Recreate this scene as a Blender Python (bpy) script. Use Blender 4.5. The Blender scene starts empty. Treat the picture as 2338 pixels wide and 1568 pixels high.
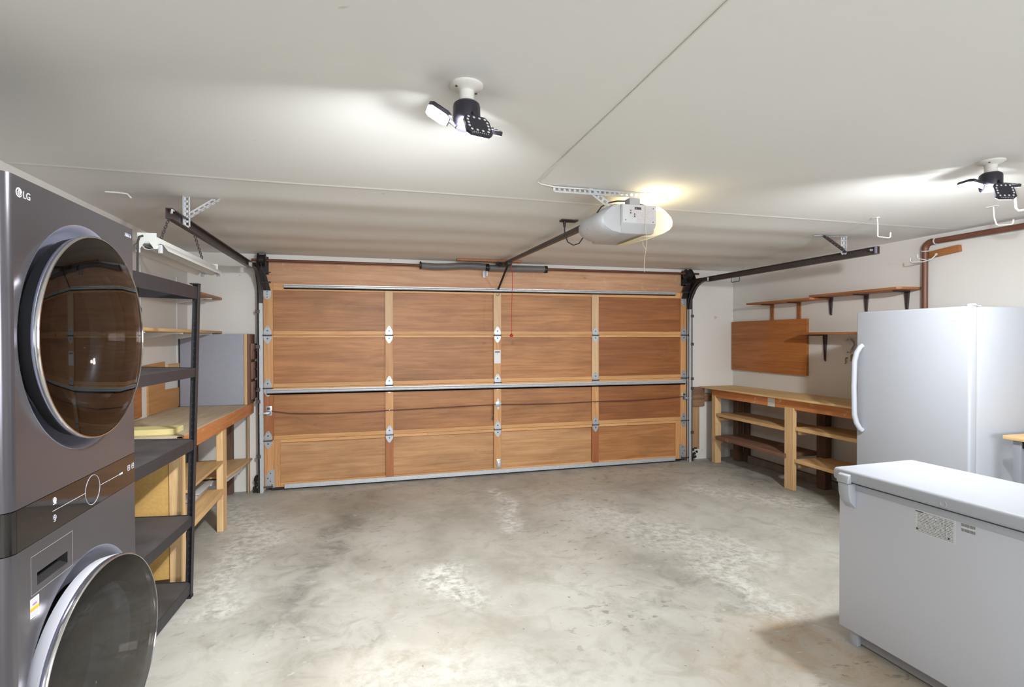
import bpy, bmesh, math, random
from mathutils import Vector, Matrix, Euler, noise as mnoise

random.seed(7)
SC = bpy.context.scene
COL = SC.collection

# ------------------------------------------------------------------ camera, world, exposure
CAM_H = 1.548
YAW, PITCH, ROLL = 0.26912, -0.010176, -0.0020495
fw = Vector((math.sin(YAW) * math.cos(PITCH), math.cos(YAW) * math.cos(PITCH), math.sin(PITCH)))
rt = Vector((math.cos(YAW), -math.sin(YAW), 0.0))
up = rt.cross(fw)
r2 = rt * math.cos(ROLL) + up * math.sin(ROLL)
u2 = up * math.cos(ROLL) - rt * math.sin(ROLL)
cam_data = bpy.data.cameras.new('camera')
cam_data.sensor_fit = 'HORIZONTAL'
cam_data.sensor_width = 36.0
cam_data.lens = 36.0 * 1212.74 / 2338.0
cam_data.clip_start = 0.02
cam = bpy.data.objects.new('camera', cam_data)
COL.objects.link(cam)
cam.matrix_world = Matrix(((r2.x, u2.x, -fw.x, 0), (r2.y, u2.y, -fw.y, 0), (r2.z, u2.z, -fw.z, CAM_H), (0, 0, 0, 1)))
SC.camera = cam

world = bpy.data.worlds.new('world')
world.use_nodes = True
world.node_tree.nodes['Background'].inputs[0].default_value = (0.6, 0.7, 0.9, 1)
world.node_tree.nodes['Background'].inputs[1].default_value = 0.0
SC.world = world

SC.view_settings.view_transform = 'Standard'
SC.view_settings.look = 'None'
SC.view_settings.gamma = 1.0
SC.view_settings.use_curve_mapping = False
SC.view_settings.exposure = 1.22
LED_POWER = 9.0        # radiance of the visible LED faces
LED_WATTS = 10.5        # light thrown by each LED panel
LENS_POWER = 1.1       # radiance of the lit opener lens
# added soft fill from behind the camera, shining through an unseen opening
day = bpy.data.lights.new('rear_fill_light', 'AREA')
day.shape = 'RECTANGLE'
day.size, day.size_y = 3.4, 1.25
day.energy = 90.0
day.color = (0.93, 0.96, 1.0)
rear_fill_o = bpy.data.objects.new('rear_fill_light', day)
rear_fill_o.location = (1.5, -3.10, 1.50)
rear_fill_o.rotation_euler = (math.radians(90), 0, 0)
COL.objects.link(rear_fill_o)
SC.cycles.use_adaptive_sampling = True
SC.cycles.adaptive_threshold = 0.025
SC.cycles.max_bounces = 7
SC.cycles.diffuse_bounces = 4
SC.cycles.glossy_bounces = 4
SC.cycles.transmission_bounces = 6
SC.cycles.transparent_max_bounces = 10
SC.cycles.sample_clamp_indirect = 40.0
SC.cycles.caustics_reflective = False
SC.cycles.caustics_refractive = False
SC.cycles.use_denoising = True

# ------------------------------------------------------------------ helpers: materials
def lin(c):
    out = []
    for v in c[:3]:
        v = v / 255.0
        out.append(v / 12.92 if v <= 0.04045 else ((v + 0.055) / 1.055) ** 2.4)
    return (out[0], out[1], out[2], 1.0)

class NT:
    """small helper around a node tree"""
    def __init__(s, name):
        s.m = bpy.data.materials.new(name)
        s.m.use_nodes = True
        s.t = s.m.node_tree
        s.b = s.t.nodes['Principled BSDF']
    def n(s, kind, **kw):
        nd = s.t.nodes.new('ShaderNode' + kind)
        for k, v in kw.items():
            if k.startswith('i_'):
                key = k[2:]
                nd.inputs[int(key) if key.isdigit() else key].default_value = v
            else:
                setattr(nd, k, v)
        return nd
    def l(s, a, b):
        s.t.links.new(a, b)
    def math(s, op, a, b=None, clamp=False):
        nd = s.n('Math', operation=op, use_clamp=clamp)
        for i, v in enumerate((a, b)):
            if v is None: continue
            if isinstance(v, (int, float)): nd.inputs[i].default_value = v
            else: s.l(v, nd.inputs[i])
        return nd.outputs[0]
    def mix(s, fac, a, b, blend='MIX'):
        nd = s.n('Mix', data_type='RGBA', blend_type=blend)
        for i, v in ((0, fac), (6, a), (7, b)):
            if isinstance(v, (int, float)): nd.inputs[i].default_value = v
            elif isinstance(v, tuple): nd.inputs[i].default_value = v
            else: s.l(v, nd.inputs[i])
        return nd.outputs[2]
    def ramp(s, fac, stops):
        nd = s.n('ValToRGB')
        el = nd.color_ramp.elements
        while len(el) < len(stops): el.new(0.5)
        for e, (p, c) in zip(el, stops):
            e.position = p
            e.color = c if isinstance(c, tuple) else (c, c, c, 1)
        s.l(fac, nd.inputs[0])
        return nd.outputs[0]
    def coords(s, scale=(1, 1, 1), kind='Object', rand=0.0):
        tc = s.n('TexCoord')
        v = tc.outputs[kind]
        if rand:
            oi = s.n('ObjectInfo')
            add = s.n('VectorMath', operation='MULTIPLY_ADD')
            cb = s.n('CombineXYZ')
            for k, f in zip('XYZ', (1.0, 2.3, 3.1)):
                s.l(s.math('MULTIPLY', oi.outputs['Random'], rand * f), cb.inputs[k])
            add2 = s.n('VectorMath', operation='ADD')
            s.l(v, add2.inputs[0]); s.l(cb.outputs[0], add2.inputs[1])
            v = add2.outputs[0]
        mp = s.n('Mapping')
        mp.inputs['Scale'].default_value = scale
        s.l(v, mp.inputs[0])
        return mp.outputs[0]
    def noise(s, vec, scale=5, detail=4, rough=0.55, dist=0.0):
        nd = s.n('TexNoise')
        nd.inputs['Scale'].default_value = scale
        nd.inputs['Detail'].default_value = detail
        nd.inputs['Roughness'].default_value = rough
        nd.inputs['Distortion'].default_value = dist
        s.l(vec, nd.inputs['Vector'])
        return nd.outputs['Fac']
    def base(s, c):
        if isinstance(c, tuple): s.b.inputs['Base Color'].default_value = c
        else: s.l(c, s.b.inputs['Base Color'])
    def set(s, **kw):
        for k, v in kw.items():
            k = k.replace('_', ' ')
            if isinstance(v, (int, float, tuple)): s.b.inputs[k].default_value = v
            else: s.l(v, s.b.inputs[k])
    def bump(s, h, strength=0.2, dist=0.002):
        nd = s.n('Bump')
        nd.inputs['Strength'].default_value = strength
        nd.inputs['Distance'].default_value = dist
        s.l(h, nd.inputs['Height'])
        s.l(nd.outputs[0], s.b.inputs['Normal'])

def plain(name, c, rough=0.5, metal=0.0, coat=0.0, vary=0.06, nscale=9.0, spec=0.5):
    t = NT(name)
    v = t.coords(rand=5.0)
    f = t.noise(v, nscale, 4)
    a = lin(c)
    d = tuple(x * (1 - vary * 2) for x in a[:3]) + (1,)
    b = tuple(min(1, x * (1 + vary)) for x in a[:3]) + (1,)
    t.base(t.mix(f, d, b))
    t.set(Metallic=metal, Coat_Weight=coat)
    t.b.inputs['Specular IOR Level'].default_value = spec
    t.l(t.math('ADD', t.math('MULTIPLY', t.noise(v, nscale * 2, 3), 0.16), rough - 0.08), t.b.inputs['Roughness'])
    return t.m

def wood(name, c, dark, axis='X', rough=0.6, grain=1.0, blotch=0.35, knots=0.0, var=0.12, wear=None, wear_amt=0.0):
    """procedural timber, grain along the given axis"""
    t = NT(name)
    k = {'X': (0.7, 14, 14), 'Y': (14, 0.7, 14), 'Z': (14, 14, 0.7)}[axis]
    v = t.coords(tuple(q * grain for q in k), rand=7.0)
    g = t.noise(v, 2.2, 7, 0.62, 0.9)
    iso = t.coords((1, 1, 1), rand=7.0)
    big = t.noise(t.coords(tuple((0.5 if q < 1 else 1.6) for q in k), rand=3.0), 2.3, 4, 0.6, 0.4)
    col = t.ramp(g, [(0.30, lin(dark)), (0.62, lin(c))])
    dk = tuple(x * 0.55 for x in lin(dark)[:3]) + (1,)
    col = t.mix(t.math('MULTIPLY', t.ramp(big, [(0.42, 0.0), (0.75, 1.0)]), blotch), col, dk)
    if knots:
        vo = t.n('TexVoronoi', feature='F1')
        vo.inputs['Scale'].default_value = 3.3
        t.l(t.coords((0.8, 0.8, 1.3), rand=9.0), vo.inputs['Vector'])
        col = t.mix(t.math('MULTIPLY', t.ramp(vo.outputs['Distance'], [(0.035, 1.0), (0.075, 0.0)]), knots), col, dk)
    if wear:
        w = t.noise(iso, 7.0, 6, 0.75, 0.6)
        col = t.mix(t.math('MULTIPLY', t.ramp(w, [(0.60, 0.0), (0.66, 1.0)]), wear_amt), col, lin(wear))
    oi = t.n('ObjectInfo')
    hs = t.n('HueSaturation')
    t.l(t.math('ADD', t.math('MULTIPLY', oi.outputs['Random'], var * 2), 1.0 - var), hs.inputs['Value'])
    t.l(col, hs.inputs['Color'])
    t.base(hs.outputs[0])
    t.set(Roughness=rough)
    t.bump(g, 0.25, 0.0015)
    return t.m

def printed(name, paper, ink, rows, u='Y', v='Z', dens=0.5, marks=None):
    """a paper label with rows of illegible small print (generated coordinates)"""
    t = NT(name)
    tc = t.n('TexCoord')
    sp = t.n('SeparateXYZ')
    t.l(tc.outputs['Generated'], sp.inputs[0])
    U, V = sp.outputs[u], sp.outputs[v]
    row = t.math('FRACT', t.math('MULTIPLY', V, rows))
    cb = t.n('CombineXYZ')
    t.l(t.math('MULTIPLY', U, rows * 2.6), cb.inputs[0])
    t.l(t.math('FLOOR', t.math('MULTIPLY', V, rows)), cb.inputs[1])
    nz = t.noise(cb.outputs[0], 1.7, 3, 0.7)
    m = t.math('MULTIPLY', t.math('GREATER_THAN', row, 0.45), t.math('GREATER_THAN', nz, dens))
    edge = t.math('MULTIPLY', t.math('LESS_THAN', t.math('ABSOLUTE', t.math('SUBTRACT', U, 0.5)), 0.45),
                  t.math('LESS_THAN', t.math('ABSOLUTE', t.math('SUBTRACT', V, 0.5)), 0.46))
    col = t.mix(t.math('MULTIPLY', m, edge), lin(paper), lin(ink))
    for (u0, u1, v0, v1, c) in (marks or []):
        inside = t.math('MULTIPLY',
                        t.math('MULTIPLY', t.math('GREATER_THAN', U, u0), t.math('LESS_THAN', U, u1)),
                        t.math('MULTIPLY', t.math('GREATER_THAN', V, v0), t.math('LESS_THAN', V, v1)))
        col = t.mix(inside, col, lin(c))
    t.base(col)
    t.set(Roughness=0.5)
    return t.m

M = {}
# ---- wall, ceiling, floor
def mk_wall():
    t = NT('painted_drywall')
    v = t.coords()
    big = t.noise(v, 0.9, 4)
    col = t.mix(big, lin((212, 209, 205)), lin((224, 221, 216)))
    spots = t.noise(v, 13.0, 2, 0.5)
    col = t.mix(t.math('MULTIPLY', t.ramp(spots, [(0.735, 0.0), (0.765, 1.0)]), 0.35), col, lin((120, 110, 100)))
    smear = t.noise(t.coords((0.6, 0.6, 3.0)), 3.0, 5, 0.7, 1.0)
    col = t.mix(t.math('MULTIPLY', t.ramp(smear, [(0.60, 0.0), (0.8, 1.0)]), 0.15), col, lin((180, 170, 158)))
    t.base(col); t.set(Roughness=0.62)
    t.bump(t.noise(v, 60, 3), 0.12, 0.002)
    return t.m
M['wall'] = mk_wall()
def mk_ceiling():
    t = NT('painted_ceiling')
    v = t.coords()
    col = t.mix(t.noise(v, 0.7, 4), lin((226, 226, 223)), lin((234, 234, 231)))
    sm = t.noise(t.coords((0.5, 2.2, 1)), 1.6, 5, 0.65, 0.6)
    col = t.mix(t.math('MULTIPLY', t.ramp(sm, [(0.55, 0.0), (0.85, 1.0)]), 0.10), col, lin((190, 180, 168)))
    sp = t.noise(v, 9.0, 2, 0.5)
    col = t.mix(t.math('MULTIPLY', t.ramp(sp, [(0.775, 0.0), (0.80, 1.0)]), 0.35), col, lin((130, 122, 112)))
    t.base(col); t.set(Roughness=0.65)
    t.bump(t.noise(v, 40, 3), 0.08, 0.002)
    return t.m
M['ceiling'] = mk_ceiling()
def mk_floor():
    t = NT('worn_concrete')
    v = t.coords()
    n1 = t.noise(v, 1.1, 6, 0.62, 0.5)
    n2 = t.noise(v, 4.5, 6, 0.7, 0.8)
    n3 = t.noise(v, 16.0, 5, 0.72, 0.3)
    col = t.ramp(n1, [(0.30, lin((156, 153, 143))), (0.52, lin((182, 179, 170))), (0.72, lin((194, 193, 185)))])
    col = t.mix(t.math('MULTIPLY', t.ramp(n2, [(0.48, 0.0), (0.72, 1.0)]), 0.6), col, lin((146, 140, 127)))
    at = t.n('Attribute', attribute_name='stain')
    sp = t.n('SeparateColor')
    t.l(at.outputs['Color'], sp.inputs[0])
    brk = t.ramp(n2, [(0.35, 0.25), (0.65, 1.0)])
    fine = t.ramp(n3, [(0.40, 0.0), (0.60, 1.0)])
    # R tyre dirt and dark strips along benches and door, G pale efflorescence, B brown dry patch
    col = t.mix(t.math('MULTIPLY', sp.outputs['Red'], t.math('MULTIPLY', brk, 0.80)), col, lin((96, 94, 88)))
    col = t.mix(t.math('MULTIPLY', sp.outputs['Blue'], t.math('MULTIPLY', brk, 0.75)), col, lin((168, 140, 104)))
    col = t.mix(t.math('MULTIPLY', sp.outputs['Green'], t.math('MULTIPLY', fine, 0.95)), col, lin((224, 224, 219)))
    chips = t.noise(t.coords((1.0, 1.4, 1)), 11.0, 4, 0.62, 0.4)
    zone = t.ramp(t.noise(v, 0.85, 3, 0.5), [(0.45, 0.0), (0.62, 1.0)])
    col = t.mix(t.math('MULTIPLY', t.math('MULTIPLY', t.ramp(chips, [(0.60, 0.0), (0.645, 1.0)]), zone), 0.65), col, lin((112, 110, 104)))
    col = t.mix(t.math('MULTIPLY', t.ramp(chips, [(0.30, 1.0), (0.345, 0.0)]), 0.4), col, lin((205, 204, 196)))
    flecks = t.noise(v, 34.0, 2, 0.5)
    col = t.mix(t.math('MULTIPLY', t.ramp(flecks, [(0.735, 0.0), (0.76, 1.0)]), 0.7), col, lin((80, 76, 70)))
    t.base(col)
    t.l(t.math('ADD', t.math('MULTIPLY', n2, 0.25), 0.42), t.b.inputs['Roughness'])
    t.bump(t.math('ADD', t.math('MULTIPLY', n3, 0.4), n2), 0.18, 0.004)
    return t.m
M['floor'] = mk_floor()
# ---- timber
M['door_panel'] = wood('stained_plywood_panel', (184, 130, 82), (152, 98, 56), 'X', 0.5, 0.9, 0.6, 0.4, 0.09)
M['door_panel_pale'] = wood('pale_plywood_panel', (198, 154, 108), (172, 122, 78), 'X', 0.5, 0.9, 0.6, 0.3, 0.07)
M['door_panel_dark'] = wood('darker_plywood_panel', (160, 102, 58), (132, 78, 40), 'X', 0.5, 0.9, 0.5, 0.2, 0.06)
M['door_frame'] = wood('fir_frame', (216, 166, 112), (194, 138, 84), 'X', 0.5, 1.1, 0.22, 0.0, 0.10)
M['door_frame_v'] = wood('fir_frame_upright', (210, 160, 108), (186, 128, 78), 'Z', 0.5, 1.1, 0.22, 0.0, 0.10)
M['door_pale'] = wood('pale_fir_upright', (216, 184, 146), (200, 162, 120), 'Z', 0.55, 1.1, 0.15, 0.0, 0.05)
M['door_red'] = wood('red_fir_upright', (176, 112, 68), (148, 84, 46), 'Z', 0.5, 1.1, 0.3, 0.0, 0.06)
M['header'] = wood('header_timber', (214, 170, 136), (190, 142, 108), 'X', 0.6, 0.8, 0.40, 0.8, 0.03, (226, 206, 180), 0.25)
M['fir_y'] = wood('fir_board', (220, 184, 134), (196, 154, 104), 'Y', 0.6, 1.0, 0.25, 0.3)
M['fir_z'] = wood('fir_post', (220, 186, 140), (198, 158, 108), 'Z', 0.6, 1.0, 0.30, 0.3)
M['ply_top'] = wood('worn_plywood_top', (206, 192, 166), (186, 168, 140), 'Y', 0.6, 0.8, 0.42, 0.0, 0.04)
M['ply_yellow'] = wood('yellow_plywood_top', (222, 190, 138), (200, 162, 108), 'Y', 0.6, 0.8, 0.30, 0.0, 0.04)
M['orange'] = wood('painted_orange_apron', (206, 140, 88), (182, 108, 60), 'Y', 0.55, 1.0, 0.3, 0.0, 0.04, (226, 200, 160), 0.8)
M['dark_wood'] = wood('dark_old_timber', (112, 84, 66), (78, 56, 44), 'Z', 0.7, 1.0, 0.4, 0.0, 0.1)
M['dirty_board'] = wood('dirty_board', (140, 104, 82), (104, 74, 58), 'Y', 0.7, 1.0, 0.4, 0.0, 0.05, (190, 160, 140), 0.5)
M['shelf_wood'] = wood('varnished_shelf_board', (176, 116, 66), (140, 84, 42), 'Y', 0.5, 1.0, 0.3, 0.0, 0.08)
M['panel_wood'] = wood('varnished_wall_panel', (182, 116, 60), (150, 88, 40), 'Y', 0.5, 0.8, 0.25, 0.5, 0.03)
M['hardboard'] = wood('tan_hardboard', (190, 142, 90), (170, 120, 70), 'Y', 0.6, 0.4, 0.15, 0.0, 0.05)
M['chipboard'] = plain('golden_chipboard', (208, 166, 96), 0.7, vary=0.14, nscale=60)
M['rough_block'] = wood('split_old_block', (150, 114, 86), (108, 78, 58), 'X', 0.8, 1.0, 0.5, 0.0, 0.1, (170, 140, 112), 0.5)
M['pale_table'] = wood('pale_table_top', (220, 184, 134), (196, 154, 98), 'Y', 0.5, 1.0, 0.2, 0.0, 0.02)
# ---- metals and plastics
M['galv'] = plain('galvanised_steel', (206, 209, 213), 0.36, 0.35, vary=0.10, nscale=30)
M['bright_steel'] = plain('bright_hinge_steel', (186, 190, 195), 0.38, 0.55, vary=0.06, nscale=30)
M['track_dark'] = plain('dark_track_steel', (92, 86, 86), 0.45, 0.6, vary=0.15)
M['black_metal'] = plain('black_metal', (40, 36, 36), 0.45, 0.3, vary=0.1)
M['spring'] = plain('oiled_spring_steel', (156, 154, 154), 0.38, 0.5, vary=0.08)
M['shaft'] = plain('brown_painted_tube', (104, 62, 48), 0.5, 0.1, vary=0.14)
M['pipe'] = plain('brown_painted_pipe', (110, 70, 54), 0.45, 0.0, vary=0.1)
M['rack'] = plain('black_powder_coat', (54, 52, 56), 0.5, 0.25, vary=0.12, nscale=14)
M['rack_deck'] = plain('scuffed_black_deck', (84, 80, 82), 0.55, 0.0, vary=0.35, nscale=7)
M['white_metal'] = plain('white_enamel', (206, 206, 203), 0.4, vary=0.02)
M['white_plastic'] = plain('white_plastic', (186, 187, 189), 0.42, vary=0.02)
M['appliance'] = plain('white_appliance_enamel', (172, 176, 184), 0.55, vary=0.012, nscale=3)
M['appliance_lit'] = plain('white_appliance_enamel_lit', (200, 203, 212), 0.5, vary=0.012, nscale=3)  # same enamel as the lid, lightened to stand in for light on the body
M['appliance_grey'] = plain('grey_appliance_base', (150, 150, 152), 0.5)
M['steel_dark'] = plain('black_stainless_front', (106, 104, 110), 0.22, 0.75, vary=0.03, nscale=3)
M['steel_side'] = plain('dark_cabinet_side', (64, 60, 60), 0.35, 0.5, vary=0.05)
M['black_glass'] = plain('black_glass_band', (24, 20, 20), 0.10, 0.0, coat=0.6, vary=0.02)
M['chrome'] = plain('chrome', (220, 220, 224), 0.12, 1.0, vary=0.02)
M['recess'] = plain('blue_grey_recess', (150, 153, 172), 0.34, 0.5, vary=0.04)
M['rubber'] = plain('black_rubber', (26, 25, 26), 0.6, vary=0.1)
M['grey_plastic'] = plain('light_grey_plastic', (176, 176, 184), 0.4, vary=0.02)
M['print_white'] = plain('white_print', (214, 214, 216), 0.5, vary=0.0)
M['print_grey'] = plain('grey_print', (176, 178, 186), 0.5, vary=0.0)
M['drum'] = plain('drum_steel', (170, 166, 162), 0.32, 0.9, vary=0.1)
M['cord_red'] = plain('red_cord', (190, 40, 34), 0.6)
M['cord_dark'] = plain('dark_cord', (52, 44, 42), 0.6)
M['string'] = plain('pale_string', (222, 214, 196), 0.8)
M['wire'] = plain('off_white_wire', (228, 226, 220), 0.6)
M['felt'] = plain('grey_laminate_side', (150, 152, 164), 0.7, vary=0.05, nscale=24)
M['drawer'] = wood('dark_drawer_front', (118, 84, 66), (90, 60, 46), 'Z', 0.5, 1.0, 0.2)
M['foam'] = plain('yellow_foam_board', (222, 208, 146), 0.7, vary=0.05)
M['grey_paint'] = plain('grey_painted_leg', (150, 154, 162), 0.4, 0.3, vary=0.04)
M['porcelain'] = plain('porcelain', (226, 224, 218), 0.3, vary=0.02)
M['led_black'] = plain('dark_lamp_housing', (50, 48, 58), 0.35, 0.2, vary=0.05)
M['hole'] = plain('hinge_black', (20, 20, 22), 0.8)  # near-black colour of the dryer door hinges
M['plastic_bag'] = plain('crumpled_white_plastic', (214, 210, 204), 0.4, vary=0.1, nscale=20)
M['brass'] = plain('dull_brass', (150, 128, 84), 0.45, 0.6)
M['bare_post'] = wood('bare_jamb_wood', (188, 152, 112), (160, 122, 84), 'Z', 0.7, 0.8, 0.3)
M['dirt'] = plain('caked_black_debris', (40, 36, 34), 0.9, vary=0.3, nscale=40)
M['curb'] = plain('dusty_sill_plate', (134, 122, 112), 0.85, vary=0.25, nscale=12)
M['lens_white'] = plain('white_translucent_cover', (188, 190, 193), 0.3, vary=0.01)

def emitter(name, col, power):
    t = NT(name)
    t.base((0.8, 0.8, 0.8, 1))
    t.b.inputs['Emission Color'].default_value = col
    t.b.inputs['Emission Strength'].default_value = power
    return t.m
M['led'] = emitter('led_face', (0.95, 0.98, 1.0, 1), LED_POWER)
def mk_lens():
    t = NT('lit_lens')
    tc = t.n('TexCoord'); sp = t.n('SeparateXYZ')
    t.l(tc.outputs['Generated'], sp.inputs[0])
    t.base(lin((196, 188, 166)))
    t.b.inputs['Emission Color'].default_value = (1.0, 0.80, 0.46, 1)
    side = t.math('MULTIPLY', t.ramp(sp.outputs['X'], [(0.25, 0.06), (0.8, 0.5)]), LENS_POWER)
    bulb = t.math('MULTIPLY', t.ramp(sp.outputs['Z'], [(0.86, 0.0), (0.97, 1.0)]), LENS_POWER * 14)
    t.l(t.math('ADD', side, bulb), t.b.inputs['Emission Strength'])
    t.set(Roughness=0.35)
    return t.m
M['lens_lit'] = mk_lens()
def mk_glass(name, tint, ior=1.5, rough=0.02, haze=0.0):
    t = NT(name)
    out = t.t.nodes['Material Output']
    tr = t.n('BsdfTransparent'); tr.inputs[0].default_value = tint
    gl = t.n('BsdfGlossy'); gl.inputs['Roughness'].default_value = rough
    gl.inputs[0].default_value = (0.95, 0.95, 0.95, 1)
    f0 = ((ior - 1) / (ior + 1)) ** 2
    lw = t.n('LayerWeight'); lw.inputs['Blend'].default_value = 0.5
    fr = t.n('Math', operation='MULTIPLY_ADD')
    t.l(t.math('POWER', lw.outputs['Facing'], 5.0), fr.inputs[0])
    fr.inputs[1].default_value = 1 - f0; fr.inputs[2].default_value = f0
    mx = t.n('MixShader')
    body = tr.outputs[0]
    if haze:
        df = t.n('BsdfDiffuse'); df.inputs[0].default_value = (0.55, 0.62, 0.62, 1)
        m2 = t.n('MixShader'); m2.inputs[0].default_value = haze
        t.l(tr.outputs[0], m2.inputs[1]); t.l(df.outputs[0], m2.inputs[2])
        body = m2.outputs[0]
    t.l(fr.outputs[0], mx.inputs[0]); t.l(body, mx.inputs[1]); t.l(gl.outputs[0], mx.inputs[2])
    t.l(mx.outputs[0], out.inputs[0])
    return t.m
M['smoked_glass'] = mk_glass('smoked_glass', (0.46, 0.44, 0.43, 1), 1.42)
M['bowl_glass'] = mk_glass('clear_bowl_glass', (0.62, 0.76, 0.76, 1), 2.4, 0.05, 0.07)

# ------------------------------------------------------------------ helpers: meshes
class MB:
    def __init__(s):
        s.v, s.f = [], []
    def add(s, verts, faces):
        k = len(s.v)
        s.v += [tuple(p) for p in verts]
        s.f += [tuple(i + k for i in f) for f in faces]
        return s
    def hexa(s, p):
        return s.add(p, [(0, 3, 2, 1), (4, 5, 6, 7), (0, 1, 5, 4), (1, 2, 6, 5), (2, 3, 7, 6), (3, 0, 4, 7)])
    def box(s, x0, x1, y0, y1, z0, z1):
        return s.hexa([(x0, y0, z0), (x1, y0, z0), (x1, y1, z0), (x0, y1, z0), (x0, y0, z1), (x1, y0, z1), (x1, y1, z1), (x0, y1, z1)])
    def beam(s, a, b, w, h, upv=(0, 0, 1)):
        a, b = Vector(a), Vector(b)
        d = (b - a).normalized()
        u = Vector(upv)
        side = d.cross(u).normalized()
        u = side.cross(d).normalized()
        q = []
        for e in (a, b):
            for i, j in ((-1, -1), (1, -1), (1, 1), (-1, 1)):
                q.append(e + side * (w / 2 * i) + u * (h / 2 * j))
        return s.hexa(q)
    def frame(s, d):
        d = d.normalized()
        t = Vector((0, 0, 1)) if abs(d.z) < 0.9 else Vector((1, 0, 0))
        a = d.cross(t).normalized()
        return a, d.cross(a).normalized()
    def rings(s, rs, cap=True, closed=False):
        n = len(rs[0])
        base = len(s.v)
        for r in rs: s.v += [tuple(p) for p in r]
        m = len(rs)
        for i in range(m if closed else m - 1):
            j = (i + 1) % m
            for k in range(n):
                k2 = (k + 1) % n
                s.f.append((base + i * n + k, base + i * n + k2, base + j * n + k2, base + j * n + k))
        if cap and not closed:
            s.f.append(tuple(base + k for k in range(n))[::-1])
            s.f.append(tuple(base + (m - 1) * n + k for k in range(n)))
        return s
    def cyl(s, a, b, r, r2=None, n=16, cap=True):
        a, b = Vector(a), Vector(b)
        r2 = r if r2 is None else r2
        e1, e2 = s.frame(b - a)
        c = [(math.cos(2 * math.pi * k / n), math.sin(2 * math.pi * k / n)) for k in range(n)]
        return s.rings([[a + (e1 * x + e2 * y) * r for x, y in c], [b + (e1 * x + e2 * y) * r2 for x, y in c]], cap)
    def lathe(s, prof, o, axis, n=32, cap=True, closed=False):
        """prof: (radius, distance along axis)"""
        o, ax = Vector(o), Vector(axis).normalized()
        e1, e2 = s.frame(ax)
        c = [(math.cos(2 * math.pi * k / n), math.sin(2 * math.pi * k / n)) for k in range(n)]
        return s.rings([[o + ax * h + (e1 * x + e2 * y) * max(r, 1e-5) for x, y in c] for r, h in prof], cap, closed)
    def tube(s, pts, r, n=8, closed=False):
        pts = [Vector(p) for p in pts]
        rs = []
        prev = None
        m = len(pts)
        for i, p in enumerate(pts):
            if closed: d = pts[(i + 1) % m] - pts[i - 1]
            else: d = pts[min(i + 1, m - 1)] - pts[max(i - 1, 0)]
            d.normalize()
            if prev is None: e1, e2 = s.frame(d)
            else:
                e1 = (prev - d * prev.dot(d)).normalized()
                e2 = d.cross(e1)
            prev = e1
            rs.append([p + (e1 * math.cos(2 * math.pi * k / n) + e2 * math.sin(2 * math.pi * k / n)) * r for k in range(n)])
        return s.rings(rs, True, closed)
    def prism(s, poly, off):
        off = Vector(off)
        return s.rings([[Vector(p) for p in poly], [Vector(p) + off for p in poly]], True)
    def xform(s, mat, start=0):
        for i in range(start, len(s.v)):
            s.v[i] = tuple(mat @ Vector(s.v[i]))
        return s
    def mesh(s, name, mat, base=(0, 0, 0), bevel=0.0, seg=2, angle=35):
        me = bpy.data.meshes.new(name)
        b = Vector(base)
        me.from_pydata([tuple(Vector(p) - b) for p in s.v], [], s.f)
        bm = bmesh.new()
        bm.from_mesh(me)
        bmesh.ops.recalc_face_normals(bm, faces=bm.faces)
        if bevel:
            ed = [e for e in bm.edges if len(e.link_faces) == 2 and e.calc_face_angle(0) > math.radians(30)]
            bmesh.ops.bevel(bm, geom=ed, offset=bevel, segments=seg, affect='EDGES', profile=0.5, clamp_overlap=True)
        for f in bm.faces: f.smooth = True
        bm.to_mesh(me)
        bm.free()
        me.set_sharp_from_angle(angle=math.radians(angle))
        me.materials.append(M[mat] if isinstance(mat, str) else mat)
        return me
    def build(s, name, mat, parent=None, bevel=0.0, seg=2, angle=35, label=None, base=None, kind=None):
        b = base if base is not None else (BASE.get(parent.name, (0, 0, 0)) if parent else (0, 0, 0))
        me = s.mesh(name, mat, b, bevel, seg, angle)
        o = bpy.data.objects.new(name, me)
        COL.objects.link(o)
        if parent:
            o.parent = parent
            BASE[o.name] = b
        elif base is not None:
            o.location = base
        if label: o['label'] = label
        if kind: o['kind'] = kind
        return o

BASE = {}       # world point that a thing's parts are measured from

def thing(name, label, cat, loc=(0, 0, 0), rot=(0, 0, 0), group=None, kind=None):
    o = bpy.data.objects.new(name, None)
    o.empty_display_size = 0.05
    COL.objects.link(o)
    o.location = loc
    o.rotation_euler = rot
    BASE[o.name] = tuple(loc)
    o['label'] = label
    o['category'] = cat
    if group: o['group'] = group
    if kind: o['kind'] = kind
    return o

def tag(o, label, cat, group=None, kind=None):
    o['label'] = label
    o['category'] = cat
    if group: o['group'] = group
    if kind: o['kind'] = kind
    return o

def copy_part(o, parent, loc=None):
    c = o.copy()
    COL.objects.link(c)
    c.parent = parent
    if loc is not None: c.location = loc
    for ch in list(o.children):
        d = ch.copy()
        COL.objects.link(d)
        d.parent = c
    return c

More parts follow.
